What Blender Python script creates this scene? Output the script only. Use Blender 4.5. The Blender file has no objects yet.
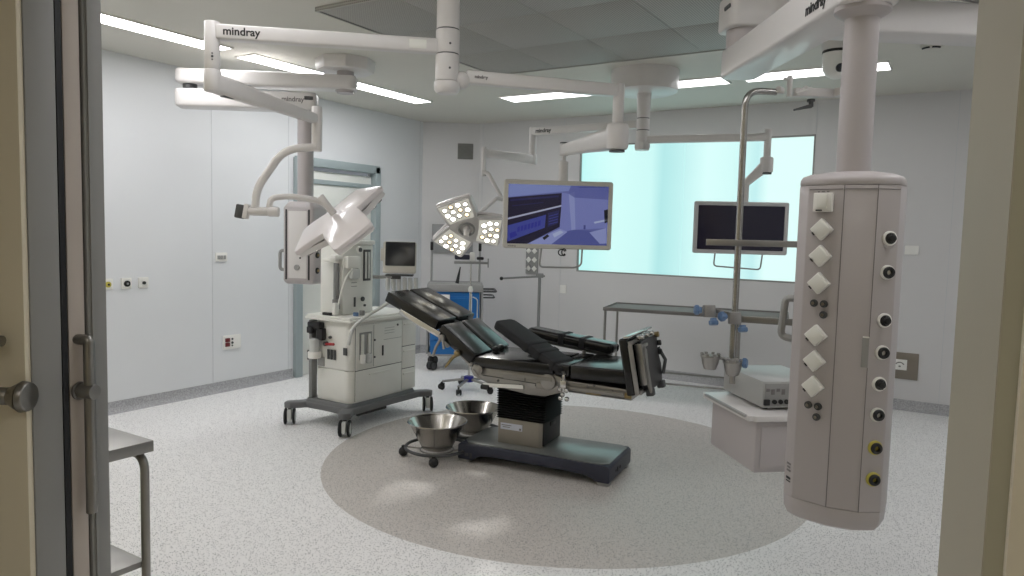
import bpy, bmesh, math, random
from mathutils import Vector, Matrix, Euler
random.seed(7)
C = bpy.context.scene.collection
PI = math.pi
V = Vector
def rad(a): return math.radians(a)

# ------------------------------------------------------------------ camera
FPX, YAW, PIT, ROL, EYE = 722.8, 0.5550, 0.0764, 0.0251, 1.6
def cam_axes():
    F = V((-math.sin(YAW)*math.cos(PIT), math.cos(YAW)*math.cos(PIT), -math.sin(PIT)))
    R = V((math.cos(YAW), math.sin(YAW), 0)); U = R.cross(F)
    return F, R*math.cos(ROL)+U*math.sin(ROL), -R*math.sin(ROL)+U*math.cos(ROL)
cF, cR, cU = cam_axes()
def ray(x, y): return cF*FPX + cR*(x-512) + cU*(288-y)
def W(x, y, d): return ray(x, y)*(d/FPX) + V((0, 0, EYE))
def onz(x, y, z):
    r = ray(x, y); return r*((z-EYE)/r.z) + V((0, 0, EYE))

# ------------------------------------------------------------------ room size
XL, YB, XR, YF, H = -5.98, 7.80, 1.36, 1.10, 2.99

# ------------------------------------------------------------------ materials
def lin(c):
    def f(v):
        v = v/255.0
        return v/12.92 if v <= 0.04045 else ((v+0.055)/1.055)**2.4
    return (f(c[0]), f(c[1]), f(c[2]), 1)
def mat(name, c, rough=0.5, metal=0.0, var=0.04, scale=8.0, bump=0.0, bscale=200.0, coat=0.0, emit=None, es=0.0, stretch=None, spec=0.5):
    m = bpy.data.materials.new(name); m.use_nodes = True
    nt = m.node_tree; b = nt.nodes['Principled BSDF']
    b.inputs['Roughness'].default_value = rough; b.inputs['Metallic'].default_value = metal
    b.inputs['Coat Weight'].default_value = coat
    b.inputs['Specular IOR Level'].default_value = spec
    tc = nt.nodes.new('ShaderNodeTexCoord'); mp = nt.nodes.new('ShaderNodeMapping')
    nt.links.new(tc.outputs['Object'], mp.inputs['Vector'])
    if stretch: mp.inputs['Scale'].default_value = stretch
    n = nt.nodes.new('ShaderNodeTexNoise'); n.inputs['Scale'].default_value = scale; n.inputs['Detail'].default_value = 4
    nt.links.new(mp.outputs['Vector'], n.inputs['Vector'])
    r = nt.nodes.new('ShaderNodeValToRGB'); base = lin(c)
    lo = tuple(max(0, v*(1-var)) for v in base[:3])+(1,); hi = tuple(min(1, v*(1+var)) for v in base[:3])+(1,)
    r.color_ramp.elements[0].position = 0.3; r.color_ramp.elements[1].position = 0.7
    r.color_ramp.elements[0].color = lo; r.color_ramp.elements[1].color = hi
    nt.links.new(n.outputs['Fac'], r.inputs['Fac']); nt.links.new(r.outputs['Color'], b.inputs['Base Color'])
    if bump > 0:
        n2 = nt.nodes.new('ShaderNodeTexNoise'); n2.inputs['Scale'].default_value = bscale
        nt.links.new(mp.outputs['Vector'], n2.inputs['Vector'])
        bp = nt.nodes.new('ShaderNodeBump'); bp.inputs['Strength'].default_value = bump; bp.inputs['Distance'].default_value = 0.002
        nt.links.new(n2.outputs['Fac'], bp.inputs['Height']); nt.links.new(bp.outputs['Normal'], b.inputs['Normal'])
    if emit is not None:
        b.inputs['Emission Color'].default_value = lin(emit); b.inputs['Emission Strength'].default_value = es
    return m
M = {}
M['wall'] = mat('wall_panel', (222, 224, 226), 0.45, var=0.012, scale=1.5)
M['wallb'] = mat('wall_panel_back_shade', (212, 211, 211), 0.45, var=0.012, scale=1.5)  # same wall panel, darkened for the weaker light on the back wall
M['seam'] = mat('panel_seam', (204, 206, 208), 0.6)
M['ceil'] = mat('ceiling_paint', (212, 210, 201), 0.6, var=0.015, scale=2)
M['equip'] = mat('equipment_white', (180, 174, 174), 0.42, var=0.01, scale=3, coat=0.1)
M['equip2'] = mat('arm_white', (216, 213, 211), 0.33, var=0.01, scale=3, coat=0.15)
M['lampw'] = mat('lamp_shell', (226, 220, 220), 0.28, var=0.01, scale=3, coat=0.3)
M['cream'] = mat('machine_cream', (228, 228, 222), 0.4, var=0.015, scale=4)
M['cream2'] = mat('machine_white', (232, 232, 226), 0.35, var=0.01, scale=4)
M['grey'] = mat('machine_grey', (128, 129, 128), 0.45, var=0.04, scale=6)
M['dgrey'] = mat('dark_grey', (70, 71, 72), 0.5, var=0.05, scale=6)
M['baseg'] = mat('base_grey', (104, 105, 106), 0.45, var=0.04, scale=6)
M['mgrey'] = mat('mid_grey', (150, 150, 148), 0.45, var=0.03, scale=6)
M['black'] = mat('black_plastic', (22, 22, 23), 0.4, var=0.1, scale=10)
M['rubber'] = mat('black_rubber', (26, 26, 27), 0.6, var=0.1, scale=14)
M['bellow'] = mat('bellows_rubber', (14, 14, 15), 0.55, var=0.1, scale=14)
M['leather'] = mat('black_vinyl', (15, 15, 16), 0.19, var=0.12, scale=14, bump=0.0, coat=0.0, spec=.55)
M['cloth'] = mat('black_fabric', (27, 27, 30), 0.75, var=0.15, scale=40, bump=0.3, bscale=300)
M['steel'] = mat('brushed_steel', (168, 166, 162), 0.27, 1.0, var=0.07, scale=5, stretch=(1, 1, 14))
M['steel2'] = mat('satin_steel', (150, 148, 144), 0.36, 1.0, var=0.07, scale=9)
M['satin'] = mat('satin_tray_steel', (122, 118, 115), 0.7, 0.2, var=0.05, scale=9)
M['basin'] = mat('polished_basin', (178, 174, 168), 0.2, 1.0, var=0.06, scale=6, stretch=(1, 1, .2))
M['chrome'] = mat('chrome', (205, 204, 202), 0.14, 1.0, var=0.03, scale=5)
M['alu'] = mat('cast_aluminium', (158, 156, 153), 0.34, 0.85, var=0.05, scale=7)
M['tan'] = mat('column_cover', (148, 142, 133), 0.4, 0.35, var=0.04, scale=7)
M['navy'] = mat('base_navy', (46, 49, 64), 0.42, var=0.08, scale=9)
M['basetop'] = mat('base_top_grey', (126, 129, 127), 0.3, 0.35, var=0.12, scale=6, coat=0.2)
M['blue'] = mat('cart_blue', (20, 104, 172), 0.4, var=0.05, scale=5)
M['knobb'] = mat('blue_knob', (92, 120, 156), 0.35, var=0.05, scale=12)
M['hubb'] = mat('hub_blue', (40, 44, 140), 0.4, var=0.05, scale=12)
M['yellow'] = mat('yellow_ring', (196, 184, 84), 0.4, var=0.05, scale=20)
M['white'] = mat('white_plastic', (236, 235, 230), 0.35, var=0.01, scale=5)
M['red'] = mat('red_plastic', (170, 44, 46), 0.4, var=0.05, scale=9)
M['dred'] = mat('dark_red', (108, 34, 40), 0.4, var=0.05, scale=9)
M['brass'] = mat('brass_fitting', (150, 134, 98), 0.35, 0.9, var=0.08, scale=15)
M['label'] = mat('label_lilac', (196, 200, 212), 0.5, var=0.03, scale=30)
M['dscreen'] = mat('dark_screen', (16, 14, 22), 0.12, var=0.1, scale=3, emit=(14, 8, 34), es=0.35)
M['dscreen2'] = mat('dark_glass', (30, 32, 38), 0.12, var=0.1, scale=3)
M['bezel'] = mat('monitor_bezel', (196, 193, 184), 0.4, var=0.015, scale=3)
M['bezelg'] = mat('monitor_bezel_grey', (196, 196, 196), 0.4, var=0.015, scale=3)
M['frame_grey'] = mat('frame_grey', (150, 150, 147), 0.5, var=0.02, scale=4)
M['frame_green'] = mat('door_frame_green', (158, 170, 172), 0.5, var=0.02, scale=4)
M['jamb'] = mat('jamb_beige', (176, 172, 150), 0.5, var=0.025, scale=3)
M['jambr'] = mat('jamb_reveal', (184, 178, 160), 0.55, var=0.03, scale=3)
M['creamwall'] = mat('corridor_cream', (232, 223, 200), 0.5, var=0.02, scale=2)
M['leaf'] = mat('door_edge_beige', (196, 186, 176), 0.5, var=0.02, scale=3)
M['doorw'] = mat('far_door_white', (226, 228, 222), 0.4, var=0.01, scale=3)
M['plate'] = mat('bronze_plate', (138, 130, 120), 0.4, 0.6, var=0.05, scale=8)
M['mesh'] = mat('vent_grey', (128, 128, 124), 0.5, var=0.05, scale=30)
M['ink'] = mat('black_ink', (26, 26, 28), 0.5, var=0.05, scale=20)
M['inkg'] = mat('grey_ink', (120, 116, 116), 0.5, var=0.05, scale=20)
M['clear'] = mat('canister_plastic', (206, 208, 206), 0.2, var=0.03, scale=12)
M['devicebox'] = mat('device_silver', (184, 185, 183), 0.35, 0.3, var=0.02, scale=6)
M['glassshelf'] = mat('wall_board', (150, 152, 152), 0.3, var=0.05, scale=6)

def emat(name, c, s, var=None):
    m = bpy.data.materials.new(name); m.use_nodes = True; nt = m.node_tree
    nt.nodes.remove(nt.nodes['Principled BSDF']); e = nt.nodes.new('ShaderNodeEmission')
    e.inputs['Color'].default_value = lin(c); e.inputs['Strength'].default_value = s
    nt.links.new(e.outputs[0], nt.nodes['Material Output'].inputs['Surface'])
    return m
M['lightL'] = emat('light_diffuser_left', (252, 251, 253), 14.5)
M['lightB'] = emat('light_diffuser_back', (252, 251, 253), 4.6)
M['lightR'] = emat('light_diffuser_unseen', (252, 251, 253), 6.6)
M['corr'] = emat('corridor_fill_light', (255, 250, 242), 5.5)
M['ledpanel'] = mat('led_panel_glass', (205, 205, 200), 0.3, 0.6, var=0.1, scale=30, emit=(255, 250, 236), es=.3)
M['led'] = emat('led_on', (255, 252, 240), 5.0)
M['ledw'] = emat('led_warm', (255, 232, 190), 2.2)

def floor_material():
    m = bpy.data.materials.new('vinyl_floor'); m.use_nodes = True; nt = m.node_tree; b = nt.nodes['Principled BSDF']
    L = nt.links.new; N = nt.nodes.new
    geo = N('ShaderNodeNewGeometry')
    def mixc(f, a, c):
        x = N('ShaderNodeMix'); x.data_type = 'RGBA'
        for s, v in ((6, a), (7, c)):
            if isinstance(v, tuple): x.inputs[s].default_value = v
            else: L(v, x.inputs[s])
        L(f, x.inputs[0]); return x.outputs[2]
    dist = N('ShaderNodeVectorMath'); dist.operation = 'DISTANCE'
    sep = N('ShaderNodeSeparateXYZ'); L(geo.outputs['Position'], sep.inputs[0])
    cmb = N('ShaderNodeCombineXYZ'); L(sep.outputs[0], cmb.inputs[0]); L(sep.outputs[1], cmb.inputs[1])
    L(cmb.outputs[0], dist.inputs[0]); dist.inputs[1].default_value = (-2.313, 4.466, 0)
    lt = N('ShaderNodeMath'); lt.operation = 'LESS_THAN'; L(dist.outputs['Value'], lt.inputs[0]); lt.inputs[1].default_value = 1.656
    base = mixc(lt.outputs[0], lin((243, 242, 241)), lin((202, 196, 190)))
    def specks(scale, lo, hi):
        v = N('ShaderNodeTexVoronoi'); v.inputs['Scale'].default_value = scale; L(geo.outputs['Position'], v.inputs['Vector'])
        r = N('ShaderNodeValToRGB'); r.color_ramp.elements[0].position = lo; r.color_ramp.elements[1].position = hi
        r.color_ramp.elements[0].color = (1, 1, 1, 1); r.color_ramp.elements[1].color = (0, 0, 0, 1)
        L(v.outputs['Distance'], r.inputs['Fac'])
        # only some cells carry a chip
        s2 = N('ShaderNodeSeparateColor'); L(v.outputs['Color'], s2.inputs[0])
        t = N('ShaderNodeMath'); t.operation = 'GREATER_THAN'; L(s2.outputs[0], t.inputs[0]); t.inputs[1].default_value = 0.36
        mu = N('ShaderNodeMath'); mu.operation = 'MULTIPLY'; L(r.outputs['Color'], mu.inputs[0]); L(t.outputs[0], mu.inputs[1])
        return mu.outputs[0]
    c1 = mixc(specks(115, .22, .36), base, lin((74, 74, 77)))
    c2 = mixc(specks(190, .2, .32), c1, lin((236, 236, 236)))
    c3 = mixc(specks(80, .12, .20), c2, lin((58, 58, 62)))
    L(c3, b.inputs['Base Color']); b.inputs['Roughness'].default_value = 0.40; b.inputs['Specular IOR Level'].default_value = 0.45
    return m
M['floor'] = floor_material()
def skirting_material():
    m = mat('skirting_vinyl', (168, 168, 170), 0.5, var=0.28, scale=85)
    return m
M['skirt'] = skirting_material()
def perforated():
    m = mat('perforated_metal', (150, 150, 146), 0.55, var=0.02, scale=3)
    nt = m.node_tree; b = nt.nodes['Principled BSDF']; L = nt.links.new; N = nt.nodes.new
    g = N('ShaderNodeNewGeometry'); v = N('ShaderNodeTexVoronoi'); v.inputs['Scale'].default_value = 62; v.inputs['Randomness'].default_value = 0.0
    L(g.outputs['Position'], v.inputs['Vector'])
    r = N('ShaderNodeValToRGB'); r.color_ramp.elements[0].position = 0.28; r.color_ramp.elements[1].position = 0.36
    r.color_ramp.elements[0].color = lin((120, 120, 116)); r.color_ramp.elements[1].color = lin((176, 175, 169))
    L(v.outputs['Distance'], r.inputs['Fac']); L(r.outputs['Color'], b.inputs['Base Color'])
    return m
M['perf'] = perforated()
def window_material():
    m = bpy.data.materials.new('backlit_frosted_glass'); m.use_nodes = True; nt = m.node_tree; b = nt.nodes['Principled BSDF']
    L = nt.links.new; N = nt.nodes.new
    g = N('ShaderNodeNewGeometry'); s = N('ShaderNodeSeparateXYZ'); L(g.outputs['Position'], s.inputs[0])
    r = N('ShaderNodeValToRGB'); mr = N('ShaderNodeMapRange'); L(s.outputs[0], mr.inputs[0]); mr.inputs[1].default_value = -3.95; mr.inputs[2].default_value = -1.31
    n = N('ShaderNodeTexNoise'); n.inputs['Scale'].default_value = 1.2; L(g.outputs['Position'], n.inputs['Vector'])
    ad = N('ShaderNodeMath'); ad.operation = 'MULTIPLY_ADD'; L(n.outputs['Fac'], ad.inputs[0]); ad.inputs[1].default_value = 0.03; L(mr.outputs[0], ad.inputs[2])
    L(ad.outputs[0], r.inputs['Fac'])
    e = r.color_ramp.elements; e[0].position = 0; e[0].color = lin((176, 232, 229)); e[1].position = 1.0; e[1].color = lin((214, 243, 239))
    for p, c in ((.20, (198, 238, 234)), (.36, (192, 234, 231)), (.41, (166, 218, 218)), (.50, (184, 228, 227)), (.60, (206, 241, 238)), (.74, (198, 236, 234)), (.80, (182, 225, 226)), (.85, (214, 243, 240))):
        k = e.new(p); k.color = lin(c)
    L(r.outputs['Color'], b.inputs['Emission Color']); b.inputs['Emission Strength'].default_value = 1.0
    b.inputs['Base Color'].default_value = lin((60, 80, 80)); b.inputs['Roughness'].default_value = 0.3
    return m
M['window'] = window_material()

# ------------------------------------------------------------------ mesh builder
def axes_matrix(o, x, y, z):
    m = Matrix((x.to_4d(), y.to_4d(), z.to_4d(), V(o).to_4d())).transposed()
    m[3][0] = m[3][1] = m[3][2] = 0; m[3][3] = 1
    return m
def frame_z(o, d, up=V((0, 0, 1))):
    z = V(d).normalized()
    if abs(z.dot(up)) > .999: up = V((0, 1, 0))
    x = up.cross(z).normalized(); y = z.cross(x)
    return axes_matrix(o, x, y, z)
def fil(pts, r, n=6):
    pts = [V(p) for p in pts]; out = [pts[0]]
    for i in range(1, len(pts)-1):
        a, b, c = pts[i-1], pts[i], pts[i+1]
        u = (a-b); w = (c-b); d = min(r, u.length*.49, w.length*.49)
        p0 = b+u.normalized()*d; p1 = b+w.normalized()*d
        for k in range(n+1):
            t = k/n; out.append(p0*(1-t)**2 + b*2*t*(1-t) + p1*t*t)
    out.append(pts[-1]); return out
class MB:
    def __init__(s): s.bm = bmesh.new()
    def add(s, tmp, Mx=None, mi=0):
        if Mx is not None:
            bmesh.ops.transform(tmp, matrix=Mx, verts=tmp.verts)
            if Mx.to_3x3().determinant() < 0: bmesh.ops.reverse_faces(tmp, faces=list(tmp.faces))
        for f in tmp.faces: f.material_index = mi
        me = bpy.data.meshes.new('tmp'); tmp.to_mesh(me); tmp.free(); s.bm.from_mesh(me); bpy.data.meshes.remove(me)
        return s
    def box(s, c, size, rot=(0, 0, 0), bev=0.0, seg=2, mi=0, Mx=None):
        t = bmesh.new(); bmesh.ops.create_cube(t, size=1.0, matrix=Matrix.Diagonal((size[0], size[1], size[2], 1)))
        if bev > 0: bmesh.ops.bevel(t, geom=list(t.edges), offset=min(bev, min(size)*.49), segments=seg, profile=.5, affect='EDGES')
        m = Matrix.Translation(c) @ Euler(rot).to_matrix().to_4x4()
        if Mx is not None: m = Mx @ m
        return s.add(t, m, mi)
    def beam(s, P, Q, w, h, bev=0.01, ext=0.0, mi=0, seg=3):
        P, Q = V(P), V(Q); d = (Q-P).normalized(); L = (Q-P).length
        x = d; y = V((0, 0, 1)).cross(x); y = y.normalized() if y.length > 1e-4 else V((0, 1, 0)); z = x.cross(y)
        return s.box((0, 0, 0), (L+2*ext, w, h), bev=bev, seg=seg, mi=mi, Mx=axes_matrix((P+Q)/2, x, y, z))
    def cyl(s, p0, p1, r, r2=None, seg=24, bev=0.0, mi=0):
        p0, p1 = V(p0), V(p1); L = (p1-p0).length; r2 = r if r2 is None else r2
        t = bmesh.new(); bmesh.ops.create_cone(t, cap_ends=True, segments=seg, radius1=r, radius2=r2, depth=L, matrix=Matrix.Translation((0, 0, L/2)))
        if bev > 0:
            ed = [e for e in t.edges if abs(e.verts[0].co.z-e.verts[1].co.z) < 1e-6]
            bmesh.ops.bevel(t, geom=ed, offset=min(bev, L*.45, min(r, r2)*.6), segments=2, profile=.5, affect='EDGES')
        return s.add(t, frame_z(p0, p1-p0), mi)
    def sphere(s, c, r, sc=(1, 1, 1), seg=16, mi=0):
        t = bmesh.new(); bmesh.ops.create_uvsphere(t, u_segments=seg, v_segments=max(6, seg//2), radius=r)
        return s.add(t, Matrix.Translation(c) @ Matrix.Diagonal((sc[0], sc[1], sc[2], 1)), mi)
    def tube(s, pts, r, seg=10, closed=False, mi=0, sx=1.0):
        pts = [V(p) for p in pts]; n = len(pts); t = bmesh.new(); rings = []; prev = None
        for i, p in enumerate(pts):
            if closed: d = (pts[(i+1) % n]-pts[i-1])
            else: d = pts[min(i+1, n-1)]-pts[max(i-1, 0)]
            d.normalize()
            if prev is None:
                u = V((0, 0, 1)) if abs(d.z) < .9 else V((0, 1, 0)); x = u.cross(d).normalized()
            else:
                x = prev - d*prev.dot(d); x.normalize()
            prev = x; y = d.cross(x); rr = r[i] if isinstance(r, (list, tuple)) else r
            rings.append([t.verts.new(p+(x*math.cos(a)*sx+y*math.sin(a))*rr) for a in [2*PI*k/seg for k in range(seg)]])
        for i in range(n if closed else n-1):
            a, b = rings[i], rings[(i+1) % n]
            for k in range(seg): t.faces.new((a[k], a[(k+1) % seg], b[(k+1) % seg], b[k]))
        if not closed: t.faces.new(rings[0][::-1]); t.faces.new(rings[-1])
        bmesh.ops.recalc_face_normals(t, faces=list(t.faces))
        return s.add(t, None, mi)
    def lathe(s, prof, Mx=None, seg=32, mi=0):
        t = bmesh.new(); rings = []
        for r, z in prof:
            if r < 1e-6: rings.append([t.verts.new((0, 0, z))])
            else: rings.append([t.verts.new((r*math.cos(2*PI*k/seg), r*math.sin(2*PI*k/seg), z)) for k in range(seg)])
        for a, b in zip(rings, rings[1:]):
            for k in range(seg):
                k2 = (k+1) % seg
                if len(a) == 1 and len(b) == 1: continue
                if len(a) == 1: t.faces.new((a[0], b[k2], b[k]))
                elif len(b) == 1: t.faces.new((a[k], a[k2], b[0]))
                else: t.faces.new((a[k], a[k2], b[k2], b[k]))
        bmesh.ops.recalc_face_normals(t, faces=list(t.faces))
        return s.add(t, Mx, mi)
    def prism(s, poly, z0, z1, Mx=None, bev=0.0, seg=2, mi=0, top=None):
        t = bmesh.new(); top = top or poly
        a = [t.verts.new((p[0], p[1], z0)) for p in poly]; b = [t.verts.new((p[0], p[1], z1)) for p in top]
        n = len(poly); t.faces.new(a[::-1]); t.faces.new(b)
        for k in range(n): t.faces.new((a[k], a[(k+1) % n], b[(k+1) % n], b[k]))
        bmesh.ops.recalc_face_normals(t, faces=list(t.faces))
        if bev > 0: bmesh.ops.bevel(t, geom=list(t.edges), offset=bev, segments=seg, profile=.5, affect='EDGES')
        return s.add(t, Mx, mi)
    def poly(s, pts, mi=0):
        t = bmesh.new(); t.faces.new([t.verts.new(p) for p in pts]); return s.add(t, None, mi)
    def loft(s, rings, mi=0, closed_ends=True):
        t = bmesh.new(); rr = [[t.verts.new(p) for p in r] for r in rings]; n = len(rr[0])
        for a, b in zip(rr, rr[1:]):
            for k in range(n): t.faces.new((a[k], a[(k+1) % n], b[(k+1) % n], b[k]))
        if closed_ends: t.faces.new(rr[0][::-1]); t.faces.new(rr[-1])
        bmesh.ops.recalc_face_normals(t, faces=list(t.faces))
        return s.add(t, None, mi)
    def build(s, name, m, parent=None, world=False, label=None, sharp=38):
        me = bpy.data.meshes.new(name)
        if world and parent is not None:
            bmesh.ops.transform(s.bm, matrix=WM[parent.name].inverted(), verts=s.bm.verts)
        s.bm.to_mesh(me); s.bm.free()
        for k in (m if isinstance(m, (list, tuple)) else [m]): me.materials.append(M[k] if isinstance(k, str) else k)
        for p in me.polygons: p.use_smooth = True
        me.set_sharp_from_angle(angle=rad(sharp))
        o = bpy.data.objects.new(name, me); C.objects.link(o)
        if parent is not None: o.parent = parent; WM[o.name] = WM[parent.name].copy()
        else: WM[o.name] = Matrix.Identity(4)
        if label: o['label'] = label
        return o
WM = {}
def thing(name, label, cat, loc=(0, 0, 0), rz=0.0, group=None):
    o = bpy.data.objects.new(name, None); C.objects.link(o); o.empty_display_size = .1
    o.location = loc; o.rotation_euler = (0, 0, rz)
    WM[o.name] = Matrix.Translation(loc) @ Matrix.Rotation(rz, 4, 'Z')
    o['label'] = label; o['category'] = cat
    if group: o['group'] = group
    return o
def tag(o, label, cat, group=None, kind=None):
    o['label'] = label; o['category'] = cat
    if group: o['group'] = group
    if kind: o['kind'] = kind
    return o
def struct(name, b, m, parent=None):
    o = b.build(name, m, parent)
    if parent is None: o['kind'] = 'structure'
    return o
def text(s, size, Mx, m, parent, name='logo', bold=0.0, world=True):
    cu = bpy.data.curves.new('txt', 'FONT'); cu.body = s; cu.size = size; cu.extrude = 0.0006; cu.offset = bold
    cu.align_x = 'CENTER'; cu.align_y = 'CENTER'
    to = bpy.data.objects.new('txt', cu); C.objects.link(to)
    dg = bpy.context.evaluated_depsgraph_get(); me = bpy.data.meshes.new_from_object(to.evaluated_get(dg))
    bpy.data.objects.remove(to); bpy.data.curves.remove(cu)
    me.transform((WM[parent.name].inverted() @ Mx) if world else Mx)
    me.materials.clear(); me.materials.append(M[m]); me.name = name
    o = bpy.data.objects.new(name, me); C.objects.link(o); o.parent = parent; WM[o.name] = WM[parent.name].copy()
    return o
def circle_poly(r, n=24, cx=0, cy=0, sx=1, sy=1): return [(cx+r*sx*math.cos(2*PI*k/n), cy+r*sy*math.sin(2*PI*k/n)) for k in range(n)]
def rrect(w, h, r, n=4):
    out = []
    for cx, cy, a0 in ((w/2-r, h/2-r, 0), (-w/2+r, h/2-r, 90), (-w/2+r, -h/2+r, 180), (w/2-r, -h/2+r, 270)):
        for k in range(n+1): a = rad(a0+90*k/n); out.append((cx+r*math.cos(a), cy+r*math.sin(a)))
    return out
def empty_copy(o, label=None, loc=None, rz=None, group=None, parent=None):
    c = o.copy(); C.objects.link(c)
    if parent is not None: c.parent = parent
    else:
        if loc is not None: c.location = loc
        if rz is not None: c.rotation_euler = (0, 0, rz)
        if label: c['label'] = label
        if group: c['group'] = group
    for ch in list(o.children): empty_copy(ch, parent=c)
    return c

# ================================================================== ROOM SHELL
T = 0.12
b = MB(); b.box((-1.9, 2.9, -.05), (9.2, 10.6, .1)); struct('floor', b, 'floor')
b = MB(); b.box(((XL+XR)/2, (YB+YF)/2-.05, H+.05), (XR-XL+.3, YB-YF+.3, .1)); struct('ceiling', b, 'ceil')
def wall_seg(name, p, q, z0=0, z1=H, m='wall', th=T):
    # interior face runs p -> q, interior on the left of p->q
    p, q = V((p[0], p[1], 0)), V((q[0], q[1], 0)); d = (q-p).normalized(); n = V((-d.y, d.x, 0))
    b = MB(); b.prism([(p.x, p.y), (q.x, q.y), (q.x-n.x*th, q.y-n.y*th), (p.x-n.x*th, p.y-n.y*th)], z0, z1)
    return b
CH = .42
def base_seg(name, p, q, h=.1):
    p, q = V((p[0], p[1], 0)), V((q[0], q[1], 0)); d = (q-p).normalized(); n = V((-d.y, d.x, 0)); L = (q-p).length
    prof = [(0.0005, 0.0005), (0.0005, h), (.007, h), (.009, h*.55), (.016, h*.28), (.034, .008), (.04, .0005)]
    Mx = axes_matrix(p, n, V((0, 0, 1)), -d) if False else None
    b = MB(); r0 = [p+n*x+V((0, 0, z)) for x, z in prof]; r1 = [v+d*L for v in r0]
    b.loft([r0, r1]); o = struct(name, b, 'skirt'); return o
BLx, BLy = XL+.60, YB-CH
# left wall (two sides of the far door opening), interior on +X side: direction p->q such that left is +X  => going -Y
DY0, DY1, DZ = 5.30, 6.50, 2.30
b = wall_seg('', (XL, BLy), (XL, DY1)); bb = wall_seg('', (XL, DY0), (XL, 1.70)); me = bpy.data.meshes.new('t'); bb.bm.to_mesh(me); b.bm.from_mesh(me)
bb = wall_seg('', (XL, DY1), (XL, DY0), DZ, H); bb.bm.to_mesh(me); b.bm.from_mesh(me)
struct('wall_left', b, 'wall')
struct('wall_corner_left', wall_seg('', (BLx, YB), (XL, BLy)), 'wallb')
struct('wall_front_corner', wall_seg('', (XL, 1.70), (XL+.6, YF)), 'wall')
struct('wall_right', wall_seg('', (XR, YF), (XR, YB)), 'wall')
# back wall round the window
WX0, WX1, WZ0, WZ1 = -3.93, -1.31, 1.155, 2.655
b = wall_seg('', (XR, YB), (WX1, YB))
for args in (((WX0, YB), (BLx, YB), 0, H), ((WX1, YB), (WX0, YB), 0, WZ0), ((WX1, YB), (WX0, YB), WZ1, H)):
    bb = wall_seg('', *args); bb.bm.to_mesh(me); b.bm.from_mesh(me)
struct('wall_back', b, 'wallb')
# front wall with the wide sliding-door opening, 19 cm deep
OX0, OX1, YW = -2.0, 0.0, .907
b = MB(); b.prism([(XL+.6, YF), (XL+.6, YW), (OX0-.03, YW), (OX0-.03, YF)], 0, H)
b.prism([(.06, .97), (.06, YW), (2.5, YW), (2.5, YF), (.06, YF)], 0, H)
b.prism([(OX0-.03, YF), (OX0-.03, YW), (.06, YW), (.06, YF)], 2.36, H)
struct('wall_front', b, 'creamwall')
# skirtings
base_seg('baseboard_left', (XL, BLy), (XL, DY1+.06)); base_seg('baseboard_left_near', (XL, DY0-.06), (XL, 1.70))
base_seg('baseboard_corner', (BLx, YB), (XL, BLy)); base_seg('baseboard_back', (XR, YB), (BLx, YB))
base_seg('baseboard_right', (XR, YF), (XR, YB))
# panel joints
b = MB()
for y in (4.284, 5.19, 3.05): b.box((XL+.001, y, (H+.1)/2), (.003, .006, H-.1))
b.box((XL+.001, 7.32, (H+.1)/2), (.003, .005, H-.1))
struct('trim_1', b, 'seam')
b = MB()
for x in (-5.33, -4.15): b.box((x, YB-.001, (H+.1)/2), (.005, .003, H-.1))
for x in (-1.31,):
    b.box((x, YB-.001, (WZ1+H)/2), (.005, .003, H-WZ1)); b.box((x, YB-.001, (.1+WZ0)/2), (.005, .003, WZ0-.1))
for x in (-.10, ): b.box((x, YB-.001, (H+.1)/2), (.005, .003, H-.1))
struct('trim_2', b, 'seam')
b = MB(); b.box(((XL+XR)/2, 4, H-.0), (.002, .002, .002)); b.bm.clear()

# window: slim frame, two backlit frosted panes
b = MB(); xc, zc = (WX0+WX1)/2, (WZ0+WZ1)/2
for z in (WZ0+.008, WZ1-.008): b.box((xc, YB+.012, z), (WX1-WX0, .03, .016), bev=.002)
for x in (WX0+.008, WX1-.008): b.box((x, YB+.012, zc), (.016, .03, WZ1-WZ0-.032), bev=.002)
w = struct('window_1', b, 'frame_grey')
b = MB(); SX = -2.66
b.box(((WX0+.016+SX-.002)/2, YB+.035, zc), (SX-.002-WX0-.016, .012, WZ1-WZ0-.03)); b.box(((WX1-.016+SX+.002)/2, YB+.035, zc), (WX1-.016-SX-.002, .012, WZ1-WZ0-.03))
b.build('pane', 'window', w)
b = MB(); b.box((xc, YB+.10, zc), (WX1-WX0, .01, WZ1-WZ0)); b.build('back_panel', 'frame_green', w)

# far door in the left wall
b = MB(); fy = .06
for y in (DY0-.0, DY1): b.box((XL+.0, y+(fy/2 if y == DY1 else -fy/2)+(-.03 if y == DY1 else .03), (DZ+.03)/2), (.10, .09, DZ+.03), bev=.006)
b.box((XL, (DY0+DY1)/2, DZ+.0), (.10, DY1-DY0+.06, .09), bev=.006)
d1 = struct('door_1', b, 'frame_green')
b = MB(); b.box((XL-.04, (DY0+DY1)/2, DZ/2-.04), (.04, DY1-DY0-.10, DZ-.09), bev=.003); lf = b.build('door_leaf', 'doorw', d1)
b = MB(); b.box((XL-.015, (DY0+DY1)/2, 2.10), (.03, DY1-DY0-.10, .05), bev=.004); b.build('closer_rail', 'frame_green', d1)
b = MB(); b.cyl((XL-.02, 5.42, 1.04), (XL+.03, 5.42, 1.04), .012); b.cyl((XL+.03, 5.41, 1.04), (XL+.03, 5.54, 1.04), .010); b.build('door_handle', 'steel', lf)

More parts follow.
